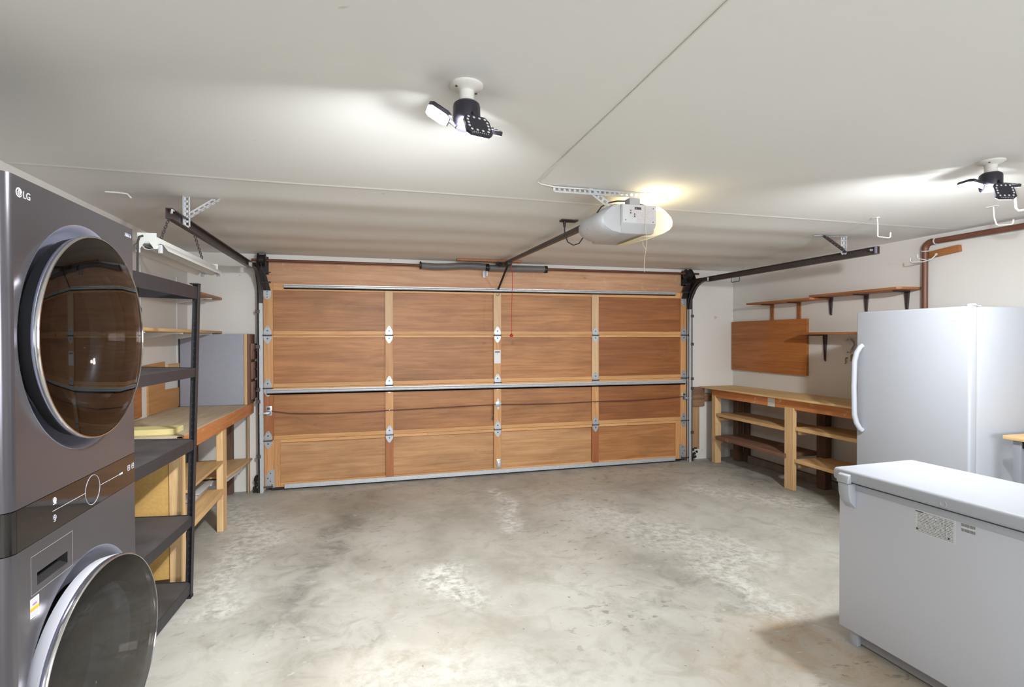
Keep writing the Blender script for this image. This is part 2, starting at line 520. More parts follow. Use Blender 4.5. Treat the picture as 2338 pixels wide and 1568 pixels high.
def letters(text, size, origin, ux, uy, mat, parent, name, depth=0.0006):
    """raised lettering: ux runs along the line, uy up the letters"""
    cu = bpy.data.curves.new(name, 'FONT')
    cu.body = text
    cu.size = size
    cu.extrude = depth
    cu.resolution_u = 3
    tmp = bpy.data.objects.new(name + '_tmp', cu)
    me = bpy.data.meshes.new_from_object(tmp)
    bpy.data.objects.remove(tmp)
    ux, uy = Vector(ux).normalized(), Vector(uy).normalized()
    uz = ux.cross(uy)
    b = Vector(BASE.get(parent.name, (0, 0, 0)))
    o3 = Vector(origin)
    for v in me.vertices:
        v.co = o3 + ux * v.co.x + uy * v.co.y + uz * v.co.z - b
    me.materials.clear()
    me.materials.append(M[mat])
    o = bpy.data.objects.new(name, me)
    COL.objects.link(o)
    o.parent = parent
    BASE[o.name] = tuple(b)
    return o

def perf_strip(mb, a, b, nrm, w=0.032, t=0.003, pitch=0.03):
    """slotted steel strip from a to b lying in the plane with normal nrm: two side rails and cross bars"""
    a, b, n = Vector(a), Vector(b), Vector(nrm).normalized()
    d = (b - a)
    L = d.length
    d.normalize()
    n = (n - d * n.dot(d)).normalized()
    sd = d.cross(n)
    for k in (-1, 1):
        mb.beam(a + sd * (k * w * 0.36), b + sd * (k * w * 0.36), w * 0.28, t, n)
    m = max(2, int(L / pitch))
    for i in range(m + 1):
        p = a + d * (L * i / m)
        mb.beam(p - d * (pitch * 0.22), p + d * (pitch * 0.22), w * 0.6, t, n)

def angle_iron(mb, a, b, n1, n2, w=0.032, t=0.003, pitch=0.03):
    """slotted angle: two perforated legs meeting at the line a-b"""
    n1, n2 = Vector(n1), Vector(n2)
    a, b = Vector(a), Vector(b)
    perf_strip(mb, a + n2 * (w / 2), b + n2 * (w / 2), n1, w, t, pitch)
    perf_strip(mb, a + n1 * (w / 2), b + n1 * (w / 2), n2, w, t, pitch)

def chain(mb, a, b, link=0.026, r=0.0022):
    a, b = Vector(a), Vector(b)
    L = (b - a).length
    n = max(2, int(L / (link * 0.72)))
    d = (b - a).normalized()
    e1, e2 = mb.frame(d)
    for i in range(n):
        c = a + d * (L * (i + 0.5) / n)
        s = e1 if i % 2 else e2
        pts = []
        for k in range(10):
            an = 2 * math.pi * k / 10
            pts.append(c + d * (math.cos(an) * link * 0.5) + s * (math.sin(an) * link * 0.26))
        mb.tube(pts, r, 5, True)

def arc(c, r, a0, a1, n, e1, e2):
    c, e1, e2 = Vector(c), Vector(e1), Vector(e2)
    return [c + e1 * (r * math.cos(a0 + (a1 - a0) * i / n)) + e2 * (r * math.sin(a0 + (a1 - a0) * i / n)) for i in range(n + 1)]

# ------------------------------------------------------------------ room constants
XL, XR, YB, YF, ZC = -1.69, 4.611, 5.90, -3.00, 2.407
D = 5.849               # inner face of the garage door framing
DX0, DX1 = -0.995, 3.885

# ------------------------------------------------------------------ the setting
def seg_d(px, py, a, b):
    ax, ay = a; bx, by = b
    dx, dy = bx - ax, by - ay
    t = max(0, min(1, ((px - ax) * dx + (py - ay) * dy) / (dx * dx + dy * dy + 1e-9)))
    return math.hypot(px - ax - t * dx, py - ay - t * dy)

def build_floor():
    nx, ny = 158, 240
    x0, x1, y0, y1 = XL - 0.1, XR + 0.1, YF - 0.1, 6.6
    me = bpy.data.meshes.new('floor')
    vs, cs = [], []
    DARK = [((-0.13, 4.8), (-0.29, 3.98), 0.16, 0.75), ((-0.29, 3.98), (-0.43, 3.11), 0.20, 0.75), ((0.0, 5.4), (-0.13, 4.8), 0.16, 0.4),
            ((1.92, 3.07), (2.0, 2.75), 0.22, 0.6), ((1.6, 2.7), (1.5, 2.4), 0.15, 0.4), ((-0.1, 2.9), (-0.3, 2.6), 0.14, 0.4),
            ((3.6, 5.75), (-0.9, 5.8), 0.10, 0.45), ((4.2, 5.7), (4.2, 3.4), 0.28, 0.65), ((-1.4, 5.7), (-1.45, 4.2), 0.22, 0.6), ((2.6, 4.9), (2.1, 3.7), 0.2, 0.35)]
    PALE = [((1.26, 5.2), (1.19, 4.1), 0.09, 0.9), ((0.55, 3.5), (0.55, 3.2), 0.14, 1.0), ((3.3, 4.7), (3.9, 4.0), 0.20, 0.8), ((-1.2, 5.4), (-0.75, 4.4), 0.18, 0.9),
            ((-0.85, 4.4), (-0.9, 3.4), 0.15, 0.8), ((1.9, 4.4), (2.6, 3.2), 0.30, 0.55), ((2.4, 3.2), (2.2, 2.6), 0.2, 0.6), ((0.2, 2.4), (0.8, 2.1), 0.25, 0.4)]
    BROWN = [((2.15, 2.25), (2.25, 1.75), 0.24, 1.0), ((2.05, 2.4), (1.5, 1.9), 0.22, 0.45), ((3.0, 5.3), (1.8, 5.2), 0.3, 0.35), ((0.6, 5.3), (-0.4, 5.2), 0.25, 0.35), ((0.3, 2.6), (-0.3, 2.3), 0.3, 0.3)]
    for j in range(ny + 1):
        for i in range(nx + 1):
            x = x0 + (x1 - x0) * i / nx
            y = y0 + (y1 - y0) * j / ny
            vs.append((x, y, 0.0))
            w = mnoise.noise(Vector((x * 2.2, y * 2.2, 0))) * 0.16
            w2 = mnoise.noise(Vector((x * 5, y * 5, 3))) * 0.06
            rgb = []
            for S in (DARK, PALE, BROWN):
                v = 0.0
                for a, b, r, k in S:
                    d = seg_d(x + w + w2, y + w2 - w, a, b) / r
                    v = max(v, k * math.exp(-d * d * 0.9))
                rgb.append(v)
            cs += [rgb[0], rgb[1], rgb[2], 1.0]
    fs = []
    for j in range(ny):
        for i in range(nx):
            k = j * (nx + 1) + i
            fs.append((k, k + 1, k + nx + 2, k + nx + 1))
    me.from_pydata(vs, [], fs)
    at = me.color_attributes.new('stain', 'FLOAT_COLOR', 'POINT')
    at.data.foreach_set('color', cs)
    me.materials.append(M['floor'])
    o = bpy.data.objects.new('floor', me)
    COL.objects.link(o)
    tag(o, 'worn stained concrete garage floor', 'floor', kind='structure')
build_floor()

def build_ceiling():
    ys = []
    y = YF - 0.05
    while y < YB + 0.06:
        ys.append(y)
        y += 0.006 if 3.10 < y < 3.22 else 0.04
    xs = []
    x = XL - 0.05
    while x < XR + 0.06:
        xs.append(x)
        x += 0.006 if 1.40 < x < 1.50 else 0.06
    vs, fs = [], []
    for y in ys:
        for x in xs:
            z = ZC
            e = min(1, max(0, (y - 3.2) * 3)) * min(1, max(0, (YB - y) * 4)) * min(1, (x - XL) * 3) * min(1, (XR - x) * 3)
            z += 0.0045 * e * math.sin(y * 2 * math.pi / 0.61 + 0.8 * mnoise.noise(Vector((x * 0.8, y, 0)))) + 0.004 * e * mnoise.noise(Vector((x * 0.7, y * 1.8, 5)))
            z += 0.003 * mnoise.noise(Vector((x * 0.9, y * 0.9, 9)))
            dy = y - 3.16 - 0.006 * mnoise.noise(Vector((x * 1.5, 0, 2)))
            z -= 0.0022 * math.exp(-(dy / (0.012 if dy < 0 else 0.020)) ** 2)
            z -= 0.0 / (1 + math.exp(-(y - 3.165) / 0.006)) * min(1, max(0, (3.9 - y) * 2)) if y > 3.1 else 0
            if y > 3.16:
                z -= 0.0018 * math.exp(-((x - 1.45) / 0.014) ** 2)
            vs.append((x, y, z))
    n = len(xs)
    for j in range(len(ys) - 1):
        for i in range(n - 1):
            k = j * n + i
            fs.append((k, k + n, k + n + 1, k + 1))
    me = bpy.data.meshes.new('ceiling')
    me.from_pydata(vs, [], fs)
    for p in me.polygons: p.use_smooth = True
    me.materials.append(M['ceiling'])
    o = bpy.data.objects.new('ceiling', me)
    COL.objects.link(o)
    tag(o, 'off-white plasterboard garage ceiling with taped joints', 'ceiling', kind='structure')
build_ceiling()

T = 0.12
def wall(name, mb, label, mat='wall'):
    return tag(mb.build(name, mat), label, 'wall', kind='structure')
wall('wall_left', MB().box(XL - T, XL, YF - T, YB + T, -0.02, ZC + 0.02), 'white painted wall behind the black metal rack and workbench')
wall('wall_right', MB().box(XR, XR + T, YF - T, YB + T, -0.02, ZC + 0.02), 'white painted wall behind the upright freezer')
wr = MB().box(XL, -0.2, YF - T, YF, -0.02, ZC + 0.02).box(3.2, XR, YF - T, YF, -0.02, ZC + 0.02)
wr.box(-0.2, 3.2, YF - T, YF, -0.02, 0.87).box(-0.2, 3.2, YF - T, YF, 2.13, ZC + 0.02)  # gap left open for the added fill light
wall('wall_rear', wr, 'white painted wall with an added wide opening facing the garage door')
wf = tag(MB().box(-0.2, 3.2, YF - 0.06, YF + 0.01, 0.87, 0.91).box(-0.2, 3.2, YF - 0.06, YF + 0.01, 2.09, 2.13).box(-0.2, -0.16, YF - 0.06, YF + 0.01, 0.91, 2.09).box(3.16, 3.2, YF - 0.06, YF + 0.01, 0.91, 2.09).box(1.48, 1.52, YF - 0.06, YF + 0.01, 0.91, 2.09).build('fill_light_frame', 'white_metal'), 'added white frame around the fill light, facing the garage door', 'window', kind='structure')  # unseen frame, added to carry the fill light
wb = MB()
wb.box(XL, DX0 + 0.006, YB, YB + T, -0.02, ZC + 0.02)
wb.box(DX1 + 0.015, XR, YB, YB + T, -0.02, ZC + 0.02)
wb.box(DX0 + 0.006, DX1 + 0.015, YB, YB + T, 2.36, ZC + 0.02)
wall('wall_back', wb, 'white painted wall around the garage door opening')
hb = MB().box(DX0 + 0.008, DX1 + 0.013, YB + 0.004, YB + 0.10, 2.085, 2.3585)
tag(hb.build('trim_1', 'header', bevel=0.003), 'bare reddish timber header above the garage door', 'trim', kind='structure')
js = MB().box(DX0 - 0.004, DX0 + 0.03, D + 0.052, YB + 0.11, 0, 2.09)
js.box(DX1 - 0.03, DX1 + 0.012, D + 0.052, YB + 0.11, 0, 2.09)
tag(js.build('trim_2', 'dark_wood'), 'dark door stops behind the garage door edges', 'trim', kind='structure')
tag(MB().box(XR - 0.045, XR + 0.002, 3.2, YB, 0, 0.085).build('baseboard_right', 'curb', bevel=0.004), 'dusty sill plate along the foot of the wall under the bench', 'baseboard', kind='structure')
tag(MB().box(XL - 0.002, XL + 0.03, 3.2, YB, 0, 0.08).build('baseboard_left', 'curb', bevel=0.004), 'dusty sill plate along the wall behind the black rack', 'baseboard', kind='structure')

# ------------------------------------------------------------------ sectional garage door
door = thing('door_1', 'wide wooden sectional garage door with sixteen panels and steel hinges', 'garage door', ((DX0 + DX1) / 2, D, 0), kind='structure')
cols = [(DX0, -0.905), (0.203, 0.285), (1.398, 1.485), (2.602, 2.69), (3.803, DX1)]
secs = [(0.03, 0.5142, 0.075, 0.485), (0.516, 1.0462, 0.559, 1.018), (1.048, 1.5827, 1.090, 1.557), (1.5845, 2.112, 1.625, 2.038)]
for si, (z0, z1, rb, rtp) in enumerate(secs):
    for ci, (a, b) in enumerate(cols):
        nm = 'stile' if ci in (0, 4) else 'mullion'
        mat = 'door_frame_v'
        if ci in (1, 2, 3) and si == 3: mat = 'door_pale'
        if ci == 3 and si == 2: mat = 'door_pale'
        if ci in (1, 3) and si == 0: mat = 'door_red'
        if ci == 0 and si == 1: mat = 'door_red'
        MB().box(a, b, D, D + 0.042, z0, z1).build(nm, mat, door, bevel=0.0015, seg=1)
    for bi in range(4):
        a, b = cols[bi][1] + 0.0006, cols[bi + 1][0] - 0.0006
        pa, pb = a, b
        if si == 0 and bi == 0:
            MB().box(a, -0.845, D + 0.002, D + 0.040, z0, z1).build('stile', 'door_frame_v', door, bevel=0.0015, seg=1)
            pa = -0.845
        if si == 0 and bi == 3:
            MB().box(3.735, b, D + 0.002, D + 0.040, z0, z1).build('stile', 'door_frame_v', door, bevel=0.0015, seg=1)
            pb = 3.735
        MB().box(pa, pb, D + 0.001, D + 0.041, z0, rb).build('rail', 'door_frame', door, bevel=0.0015, seg=1)
        if si in (0, 1) and bi in (0, 1, 3):
            xm = pa + (pb - pa) * (0.52, 0.33, 0, 0.36)[bi]
            MB().box(pa, xm, D + 0.001, D + 0.041, rtp, z1).build('rail', 'door_frame', door, bevel=0.0015, seg=1)
            MB().box(xm + 0.0008, pb, D + 0.0005, D + 0.041, rtp - 0.003, z1).build('rail', 'door_frame', door, bevel=0.0015, seg=1)
        else:
            MB().box(pa, pb, D + 0.001, D + 0.041, rtp, z1).build('rail', 'door_frame', door, bevel=0.0015, seg=1)
        MB().box(pa, pb, D + 0.024, D + 0.034, rb - 0.005, rtp + 0.005).build('panel', 'door_panel_dark' if bi == 3 and si > 0 else ('door_panel_pale' if si == 0 and bi < 3 else 'door_panel'), door)

def hinge_leaf(sgn, h, w):
    pts = [(-w / 2, 0.010), (-w / 2, 0.034), (-w * 0.42, 0.050), (-w * 0.16, h * 0.92), (0, h), (w * 0.16, h * 0.92), (w * 0.42, 0.050), (w / 2, 0.034), (w / 2, 0.010)]
    p3 = [(x, 0, z * sgn) for x, z in pts]
    return MB().prism(p3, (0, -0.0035, 0))
hm = hinge_leaf(1, 0.098, 0.078)
hm.f += []
lo = hinge_leaf(-1, 0.090, 0.078)
hm.add(lo.v, lo.f)
hm.box(-0.034, 0.034, -0.012, 0, -0.012, 0.012)
hinge_me = hm.mesh('hinge', 'bright_steel', bevel=0.0008, seg=1)
pin_me = MB().cyl((-0.043, -0.012, -0.003), (0.043, -0.012, -0.003), 0.0065, n=10).mesh('hinge_pin', 'track_dark')
roll_l = MB().cyl((-0.085, -0.02, -0.003), (0.043, -0.02, -0.003), 0.0065, n=10).cyl((-0.075, -0.034, -0.003), (-0.060, -0.034, -0.003), 0.02, n=14).mesh('hinge_pin', 'track_dark')
roll_r = MB().cyl((-0.043, -0.02, -0.003), (0.085, -0.02, -0.003), 0.0065, n=10).cyl((0.060, -0.034, -0.003), (0.075, -0.034, -0.003), 0.02, n=14).mesh('hinge_pin', 'track_dark')
bolt_me = MB().cyl((0, -0.0030, 0), (0, -0.008, 0), 0.0075, n=8).mesh('bolt', 'track_dark')
small_bolt_me = MB().cyl((0, -0.0030, 0), (0, -0.006, 0), 0.004, n=8).mesh('bolt', 'track_dark')
def inst(name, me, parent, loc):
    o = bpy.data.objects.new(name, me)
    COL.objects.link(o)
    o.parent = parent
    o.location = loc
    return o
b0 = Vector(BASE[door.name])
for zj in (1.5835, 1.047, 0.515):
    for ci, xc in enumerate((-0.957, 0.244, 1.4425, 2.646, 3.847)):
        h = inst('hinge', hinge_me, door, Vector((xc, D - 0.0005, zj)) - b0)
        inst('hinge_pin', (roll_l, pin_me, pin_me, pin_me, roll_r)[ci], h, (0, 0, 0))
        for zb in (0.045, -0.036): inst('bolt', bolt_me, h, (0, 0, zb))
        inst('bolt', small_bolt_me, h, (0, 0, 0.082))
# strengthening struts: hat profile
def strut(name, x0, x1, za0, za1, hh, mat='galv'):
    prof = [(0, 0), (0.0, 0.012), (-0.022, 0.018), (-0.024, 0.021), (-0.010, 0.026), (-0.010, 0.033), (-0.024, 0.038), (-0.022, 0.042), (-0.003, 0.047), (-0.003, 0.055), (0, 0.055)]
    k = hh / 0.055
    mb = MB()
    a = [(x0, D - 0.004 + y, za0 + z * k) for y, z in prof]
    b = [(x1, D - 0.004 + y, za1 + z * k) for y, z in prof]
    mb.rings([[Vector(p) for p in a], [Vector(p) for p in b]], True)
    return mb.build(name, mat, door, angle=20)
strut('strut', -0.801, 3.728, 2.054, 2.070, 0.047)
strut('strut', -0.968, 3.868, 0.977, 0.963, 0.057)
# bottom seal: aluminium retainer and rubber
MB().box(-0.805, 3.718, D - 0.014, D - 0.001, 0.024, 0.060).box(-0.805, 3.718, D - 0.022, D - 0.014, 0.018, 0.030).build('seal_retainer', 'galv', door, bevel=0.001, seg=1)
MB().box(-0.93, 3.80, D + 0.004, D + 0.03, 0.0, 0.029).build('rubber_seal', 'rubber', door)
# corner brackets, lift handle
for sx, x0 in ((1, -0.982), (-1, 3.872)):
    mb = MB()
    pl = [(x0, D - 0.001, 0.03), (x0 + sx * 0.082, D - 0.001, 0.03), (x0 + sx * 0.082, D - 0.001, 0.215), (x0 + sx * 0.04, D - 0.001, 0.215), (x0, D - 0.001, 0.16)]
    mb.prism(pl, (0, -0.004, 0))
    br = mb.build('corner_bracket', 'bright_steel', door)
    for q in ((0.045, 0.18), (0.045, 0.10), (0.02, 0.13), (0.06, 0.06)):
        MB().cyl((x0 + sx * q[0], D - 0.004, q[1]), (x0 + sx * q[0], D - 0.010, q[1]), 0.006, n=8).build('bolt', 'track_dark', br)
    MB().cyl((x0 - sx * 0.05, D - 0.02, 0.045), (x0 + sx * 0.07, D - 0.02, 0.045), 0.008, n=10).build('roller_axle', 'track_dark', br)
MB().box(1.430, 1.476, D - 0.004, D - 0.0005, 0.075, 0.175).box(1.436, 1.470, D - 0.022, D - 0.004, 0.085, 0.155).build('lift_handle', 'galv', door, bevel=0.003)
# lock: rosette, sagging rods, side latches
ros = MB().lathe([(0.0, 0.0), (0.033, 0.0), (0.033, 0.006), (0.016, 0.012), (0.0, 0.013)], (1.4475, D - 0.0005, 0.801), (0, -1, 0), 18)
lf = []
for k in range(28):
    a = 2 * math.pi * k / 28
    r = 0.040 + 0.012 * math.cos(4 * a)
    lf.append((1.4475 + r * 0.75 * math.sin(a), D - 0.0005, 0.801 + r * 1.25 * math.cos(a)))
ros.prism(lf, (0, -0.003, 0))
rs = ros.build('lock_rosette', 'bright_steel', door)
MB().box(1.415, 1.480, D - 0.022, D - 0.012, 0.795, 0.807).build('lock_bar', 'galv', rs, bevel=0.003)
def rod(pts): return MB().tube(pts, 0.0048, 8).build('lock_rod', 'shaft', door)
yr = D - 0.014
rod([(-0.92, yr, 0.812), (-0.75, yr, 0.785), (-0.59, yr, 0.774), (-0.3, yr, 0.768), (0.0, yr, 0.770), (0.239, yr, 0.777), (0.7, yr, 0.784), (1.1, yr, 0.792), (1.42, yr, 0.797)])
rod([(1.475, yr, 0.796), (1.8, yr, 0.787), (2.2, yr, 0.784), (2.644, yr, 0.790), (3.1, yr, 0.788), (3.5, yr, 0.797), (3.84, yr, 0.812)])
for x in (0.244, 2.646): MB().lathe([(0, 0), (0.011, 0), (0.011, 0.014), (0.006, 0.022), (0, 0.022)], (x, D, 0.782), (0, -1, 0), 12).build('rod_guide', 'bright_steel', door)
for sx, xc in ((1, -0.948), (-1, 3.848)):
    lt = MB().box(xc - 0.028, xc + 0.028, D - 0.004, D - 0.0005, 0.765, 0.862).build('side_latch', 'bright_steel', door, bevel=0.002)
    MB().box(xc - 0.016, xc + 0.016, D - 0.022, D - 0.004, 0.782, 0.808).box(xc - 0.014, xc + 0.014, D - 0.018, D - 0.004, 0.828, 0.848).build('latch_guide', 'track_dark', lt, bevel=0.002)
    MB().box(min(xc, xc - sx * 0.085), max(xc, xc - sx * 0.085), D - 0.052, D - 0.036, 0.786, 0.806).box(xc - 0.012, xc + 0.012, D - 0.05, D - 0.02, 0.786, 0.806).build('latch_bolt', 'bright_steel', lt, bevel=0.002)
MB().tube([(1.395, D - 0.012, 0.80), (1.396, D - 0.012, 0.70), (1.385, D - 0.012, 0.655), (1.374, D - 0.012, 0.635), (1.384, D - 0.012, 0.618), (1.394, D - 0.012, 0.63), (1.392, D - 0.012, 0.66), (1.387, D - 0.012, 0.72), (1.388, D - 0.012, 0.795)], 0.003, 6).build('pull_cord', 'cord_dark', door)
M['door_label'] = printed('door_warning_label', (226, 226, 226), (150, 152, 156), 14, 'X', 'Z', 0.9, [(0.12, 0.88, 0.78, 0.92, (130, 132, 138)), (0.4, 0.65, 0.68, 0.70, (170, 172, 176))])
MB().box(1.403, 1.479, D - 0.0012, D - 0.0002, 1.262, 1.414).build('warning_label', 'door_label', door, label='white paper label with grey heading')
MB().tube(arc((1.442, D - 0.02, 2.042), 0.016, math.pi, 2 * math.pi, 10, (1, 0, 0), (0, 0, 1)) + [Vector((1.458, D - 0.02, 2.056))], 0.0022, 6).build('lift_eye', 'track_dark', door)

# ------------------------------------------------------------------ door tracks
def door_track(sx, xc, y_end, zt, label, grp='garage door tracks'):
    """sx: +1 room side is towards +X for the west track"""
    t = thing('door_track', label, 'track', (xc, 5.80, 0), group=grp)
    yv = 5.808
    w = 0.030
    R = 0.34
    z_h = zt
    yc, zc2 = yv - R, z_h - R
    path = [(yv, 0.0), (yv, zc2)] + [(yc + R * math.cos(a), zc2 + R * math.sin(a)) for a in [math.pi / 2 * i / 12 for i in range(1, 13)]]
    def sweep(path, prof_of):
        mb = MB()
        rings = []
        for i, (y, z) in enumerate(path):
            a = Vector(path[max(i - 1, 0)]); b = Vector(path[min(i + 1, len(path) - 1)])
            d = (b - a).normalized()
            nn = Vector((-d.y, d.x))      # pointing inward/up
            rings.append([Vector((x, y + nn.x * q, z + nn.y * q)) for x, q in prof_of])
        mb.rings(rings, True)
        return mb
    o = -sx * 0.0
    prof = [(xc + sx * 0.015, -0.024), (xc - sx * 0.015, -0.024), (xc - sx * 0.015, 0.024), (xc + sx * 0.015, 0.024), (xc + sx * 0.015, 0.019), (xc - sx * 0.011, 0.019), (xc - sx * 0.011, -0.019), (xc + sx * 0.015, -0.019)]
    k = 1
    sweep(path[:2], prof).build('vertical_track', 'galv', t)
    sweep(path[1:], prof).build('track_curve', 'track_dark', t)
    hx = xc - sx * 0.035
    MB().rings([[Vector((hx + sx * a, y, z_h + q)) for a, q in ((0.017, -0.030), (-0.017, -0.030), (-0.017, 0.030), (0.017, 0.030), (0.017, 0.024), (-0.012, 0.024), (-0.012, -0.024), (0.017, -0.024))] for y in (yc + 0.02, y_end)], True).build('horizontal_track', 'track_dark', t, angle=20)
    # backing angle along the vertical track with a few clips
    MB().box(xc - sx * 0.030 - 0.002, xc - sx * 0.030 + 0.002, yv - 0.02, YB + 0.002, 0.01, z_h - 0.10).build('mounting_angle', 'track_dark', t)
    for z in (0.35, 0.9, 1.02, 1.45, 1.80):
        MB().box(min(xc - sx * 0.006, xc - sx * 0.045), max(xc - sx * 0.006, xc - sx * 0.045), yv - 0.030, yv - 0.022, z, z + 0.035).build('track_clip', 'track_dark', t)
    # flag bracket with gusset at the bend
    fb = MB()
    fb.prism([(xc - sx * 0.02, 5.885, 1.98), (xc - sx * 0.02, 5.885, 2.37), (xc - sx * 0.02, 5.76, 2.37), (xc - sx * 0.02, 5.70, z_h + 0.03), (xc - sx * 0.02, 5.58, z_h + 0.03), (xc - sx * 0.02, 5.66, z_h - 0.06), (xc - sx * 0.02, 5.79, z_h - 0.24)], (-sx * 0.004, 0, 0))
    fb.box(min(xc - sx * 0.02, xc + sx * 0.06), max(xc - sx * 0.02, xc + sx * 0.06), 5.885, 5.898, 2.20, 2.38)
    fb.build('flag_bracket', 'black_metal', t)
    return t, hx
tl, hxl = door_track(1, -1.010, 3.34, 2.243, 'dark steel door track hung above the black rack')
tr, hxr = door_track(-1, 3.900, 3.306, 2.243, 'dark steel door track ending over the upright freezer')
# ceiling hangers of the tracks (perforated angle)
mb = MB()
angle_iron(mb, (-1.048, 3.62, 2.225), (-1.048, 3.62, ZC), (0, -1, 0), (1, 0, 0), 0.030)
mb.build('hanger_angle', 'galv', tl)
mb = MB()
angle_iron(mb, (-1.02, 3.635, 2.28), (-0.852, 3.645, ZC - 0.002), (0, -1, 0), (-0.6, 0, 0.8), 0.032)
mb.build('hanger_brace', 'galv', tl)
MB().tube([(hxl + 0.015, 3.37, 2.262), (hxl + 0.015, 3.345, 2.262), (hxl + 0.015, 3.335, 2.24)], 0.006, 6).build('track_stop', 'galv', tl)
mb = MB()
angle_iron(mb, (3.935, 3.62, 2.26), (3.935, 3.62, ZC), (0, -1, 0), (-1, 0, 0), 0.030)
mb.build('hanger_angle', 'galv', tr)
mb = MB()
angle_iron(mb, (3.925, 3.615, 2.275), (3.70, 3.625, ZC - 0.002), (0, -1, 0), (0.6, 0, 0.8), 0.030)
mb.build('hanger_brace', 'track_dark', tr)
mb = MB()
perf_strip(mb, (3.63, 3.63, ZC - 0.006), (3.95, 3.61, ZC - 0.006), (0, 0, 1), 0.034)
mb.build('ceiling_strip', 'galv', tr)
MB().box(hxr - 0.022, hxr - 0.016, 3.300, 3.318, 2.216, 2.272).build('track_end_plate', M['recess'], tr)
MB().cyl((hxr - 0.016, 3.345, 2.248), (hxr - 0.030, 3.345, 2.248), 0.009, n=10).build('bolt', 'bright_steel', tr)
for y in (3.42, 3.52, 3.72, 3.84):
    MB().cyl((hxr - 0.016, y, 2.25), (hxr - 0.021, y, 2.25), 0.005, n=8).build('bolt', 'black_metal', tr)
MB().tube([(3.935, 4.93, 2.215), (3.935, 4.93, 2.17), (3.935, 4.945, 2.163), (3.935, 5.05, 2.163), (3.935, 5.065, 2.17), (3.935, 5.065, 2.215)], 0.004, 6).build('track_staple', 'black_metal', tr)

# ------------------------------------------------------------------ torsion spring assembly
ts = thing('torsion_spring', 'grey torsion springs on a brown shaft above the garage door', 'spring', (1.44, 5.78, 2.33))
ZS = 2.332
MB().cyl((-1.09, 5.79, ZS), (4.02, 5.79, ZS + 0.012), 0.0135, n=12).build('shaft', 'shaft', ts)
def coil(x0, x1, r, sag, drift):
    n = int((x1 - x0) / 0.0052)
    prof, mb = [], MB()
    rings = []
    for i in range(n * 2 + 1):
        f = i / (n * 2)
        x = x0 + (x1 - x0) * f
        z = ZS + sag * math.sin(math.pi * 2 * f) + drift * f
        rr = r if i % 2 else r - 0.0026
        rings.append([Vector((x, 5.79 + rr * math.cos(2 * math.pi * k / 16), z + rr * math.sin(2 * math.pi * k / 16))) for k in range(16)])
    mb.rings(rings, True)
    return mb.build('spring_coil', 'spring', ts, angle=60)
coil(0.585, 1.29, 0.036, -0.008, 0.010)
coil(1.335, 2.0, 0.036, 0.0, 0.006)
for x in (0.575, 1.305, 1.322, 1.99, 2.008):
    MB().lathe([(0.014, -0.007), (0.040, -0.007), (0.041, 0.007), (0.014, 0.007)], (x, 5.79, ZS + 0.004), (1, 0, 0), 18).build('spring_cone', 'black_metal', ts)
MB().box(1.308, 1.318, 5.80, YB + 0.004, 2.24, 2.38).box(1.285, 1.325, 5.886, YB + 0.004, 2.235, 2.385).build('center_bracket', 'galv', ts)
for sx, xd in ((-1, -0.998), (1, 3.868)):
    MB().lathe([(0.014, -0.045), (0.030, -0.045), (0.058, -0.038), (0.062, -0.034), (0.055, -0.028), (0.055, 0.020), (0.066, 0.026), (0.066, 0.034), (0.02, 0.036)], (xd, 5.79, ZS + 0.002), (sx, 0, 0), 24).build('cable_drum', 'black_metal', ts)
MB().tube([(-1.0, 5.745, 2.30), (-0.985, 5.76, 2.24), (-0.965, 5.79, 2.13), (-0.96, 5.80, 2.04)], 0.0025, 5).build('lift_cable', 'track_dark', ts)
# top roller carriers belong to the door
for sx, x in ((1, -0.957), (-1, 3.846)):
    tb = MB().prism([(x - 0.036 * sx, D - 0.001, 2.045), (x - 0.036 * sx, D - 0.001, 1.985), (x - 0.022 * sx, D - 0.001, 1.955), (x, D - 0.001, 1.945), (x + 0.022 * sx, D - 0.001, 1.955), (x + 0.036 * sx, D - 0.001, 1.985), (x + 0.036 * sx, D - 0.001, 2.045)], (0, -0.004, 0)).build('top_bracket', 'bright_steel', door)
    MB().hexa([(x - 0.045 * sx - 0.03, D - 0.05, 2.235), (x - 0.045 * sx + 0.03, D - 0.05, 2.235), (x - 0.045 * sx + 0.03, D - 0.03, 2.235), (x - 0.045 * sx - 0.03, D - 0.03, 2.235)][::-1] + [(x - 0.034, D - 0.012, 2.035), (x + 0.034, D - 0.012, 2.035), (x + 0.034, D - 0.004, 2.035), (x - 0.034, D - 0.004, 2.035)][::-1]).build('top_strap', 'black_metal', tb)
    for z in (2.02, 1.995, 1.967): MB().cyl((x, D - 0.004, z), (x, D - 0.009, z), 0.006, n=8).build('bolt', 'track_dark', tb)
    MB().cyl((x - sx * 0.09, D - 0.04, 2.115), (x + sx * 0.04, D - 0.04, 2.115), 0.007, n=8).cyl((x - sx * 0.06, D - 0.042, 2.215), (x + sx * 0.04, D - 0.042, 2.215), 0.006, n=8).build('roller_axle', 'track_dark', tb)
for z, dx in ((2.30, 0.0),):
    pass
wbk = MB().box(0.955, 1.675, 5.665, 5.735, ZC - 0.022, ZC + 0.001).build('wood_batten', 'shelf_wood', bevel=0.002, base=(1.3, 5.70, ZC - 0.022))
tag(wbk, 'brown wooden batten on the ceiling above the torsion springs', 'batten')

# ------------------------------------------------------------------ garage door opener
op = thing('garage_door_opener', 'white garage door opener with one lit lens hung below ceiling', 'door opener', (1.51, 2.95, 2.15))
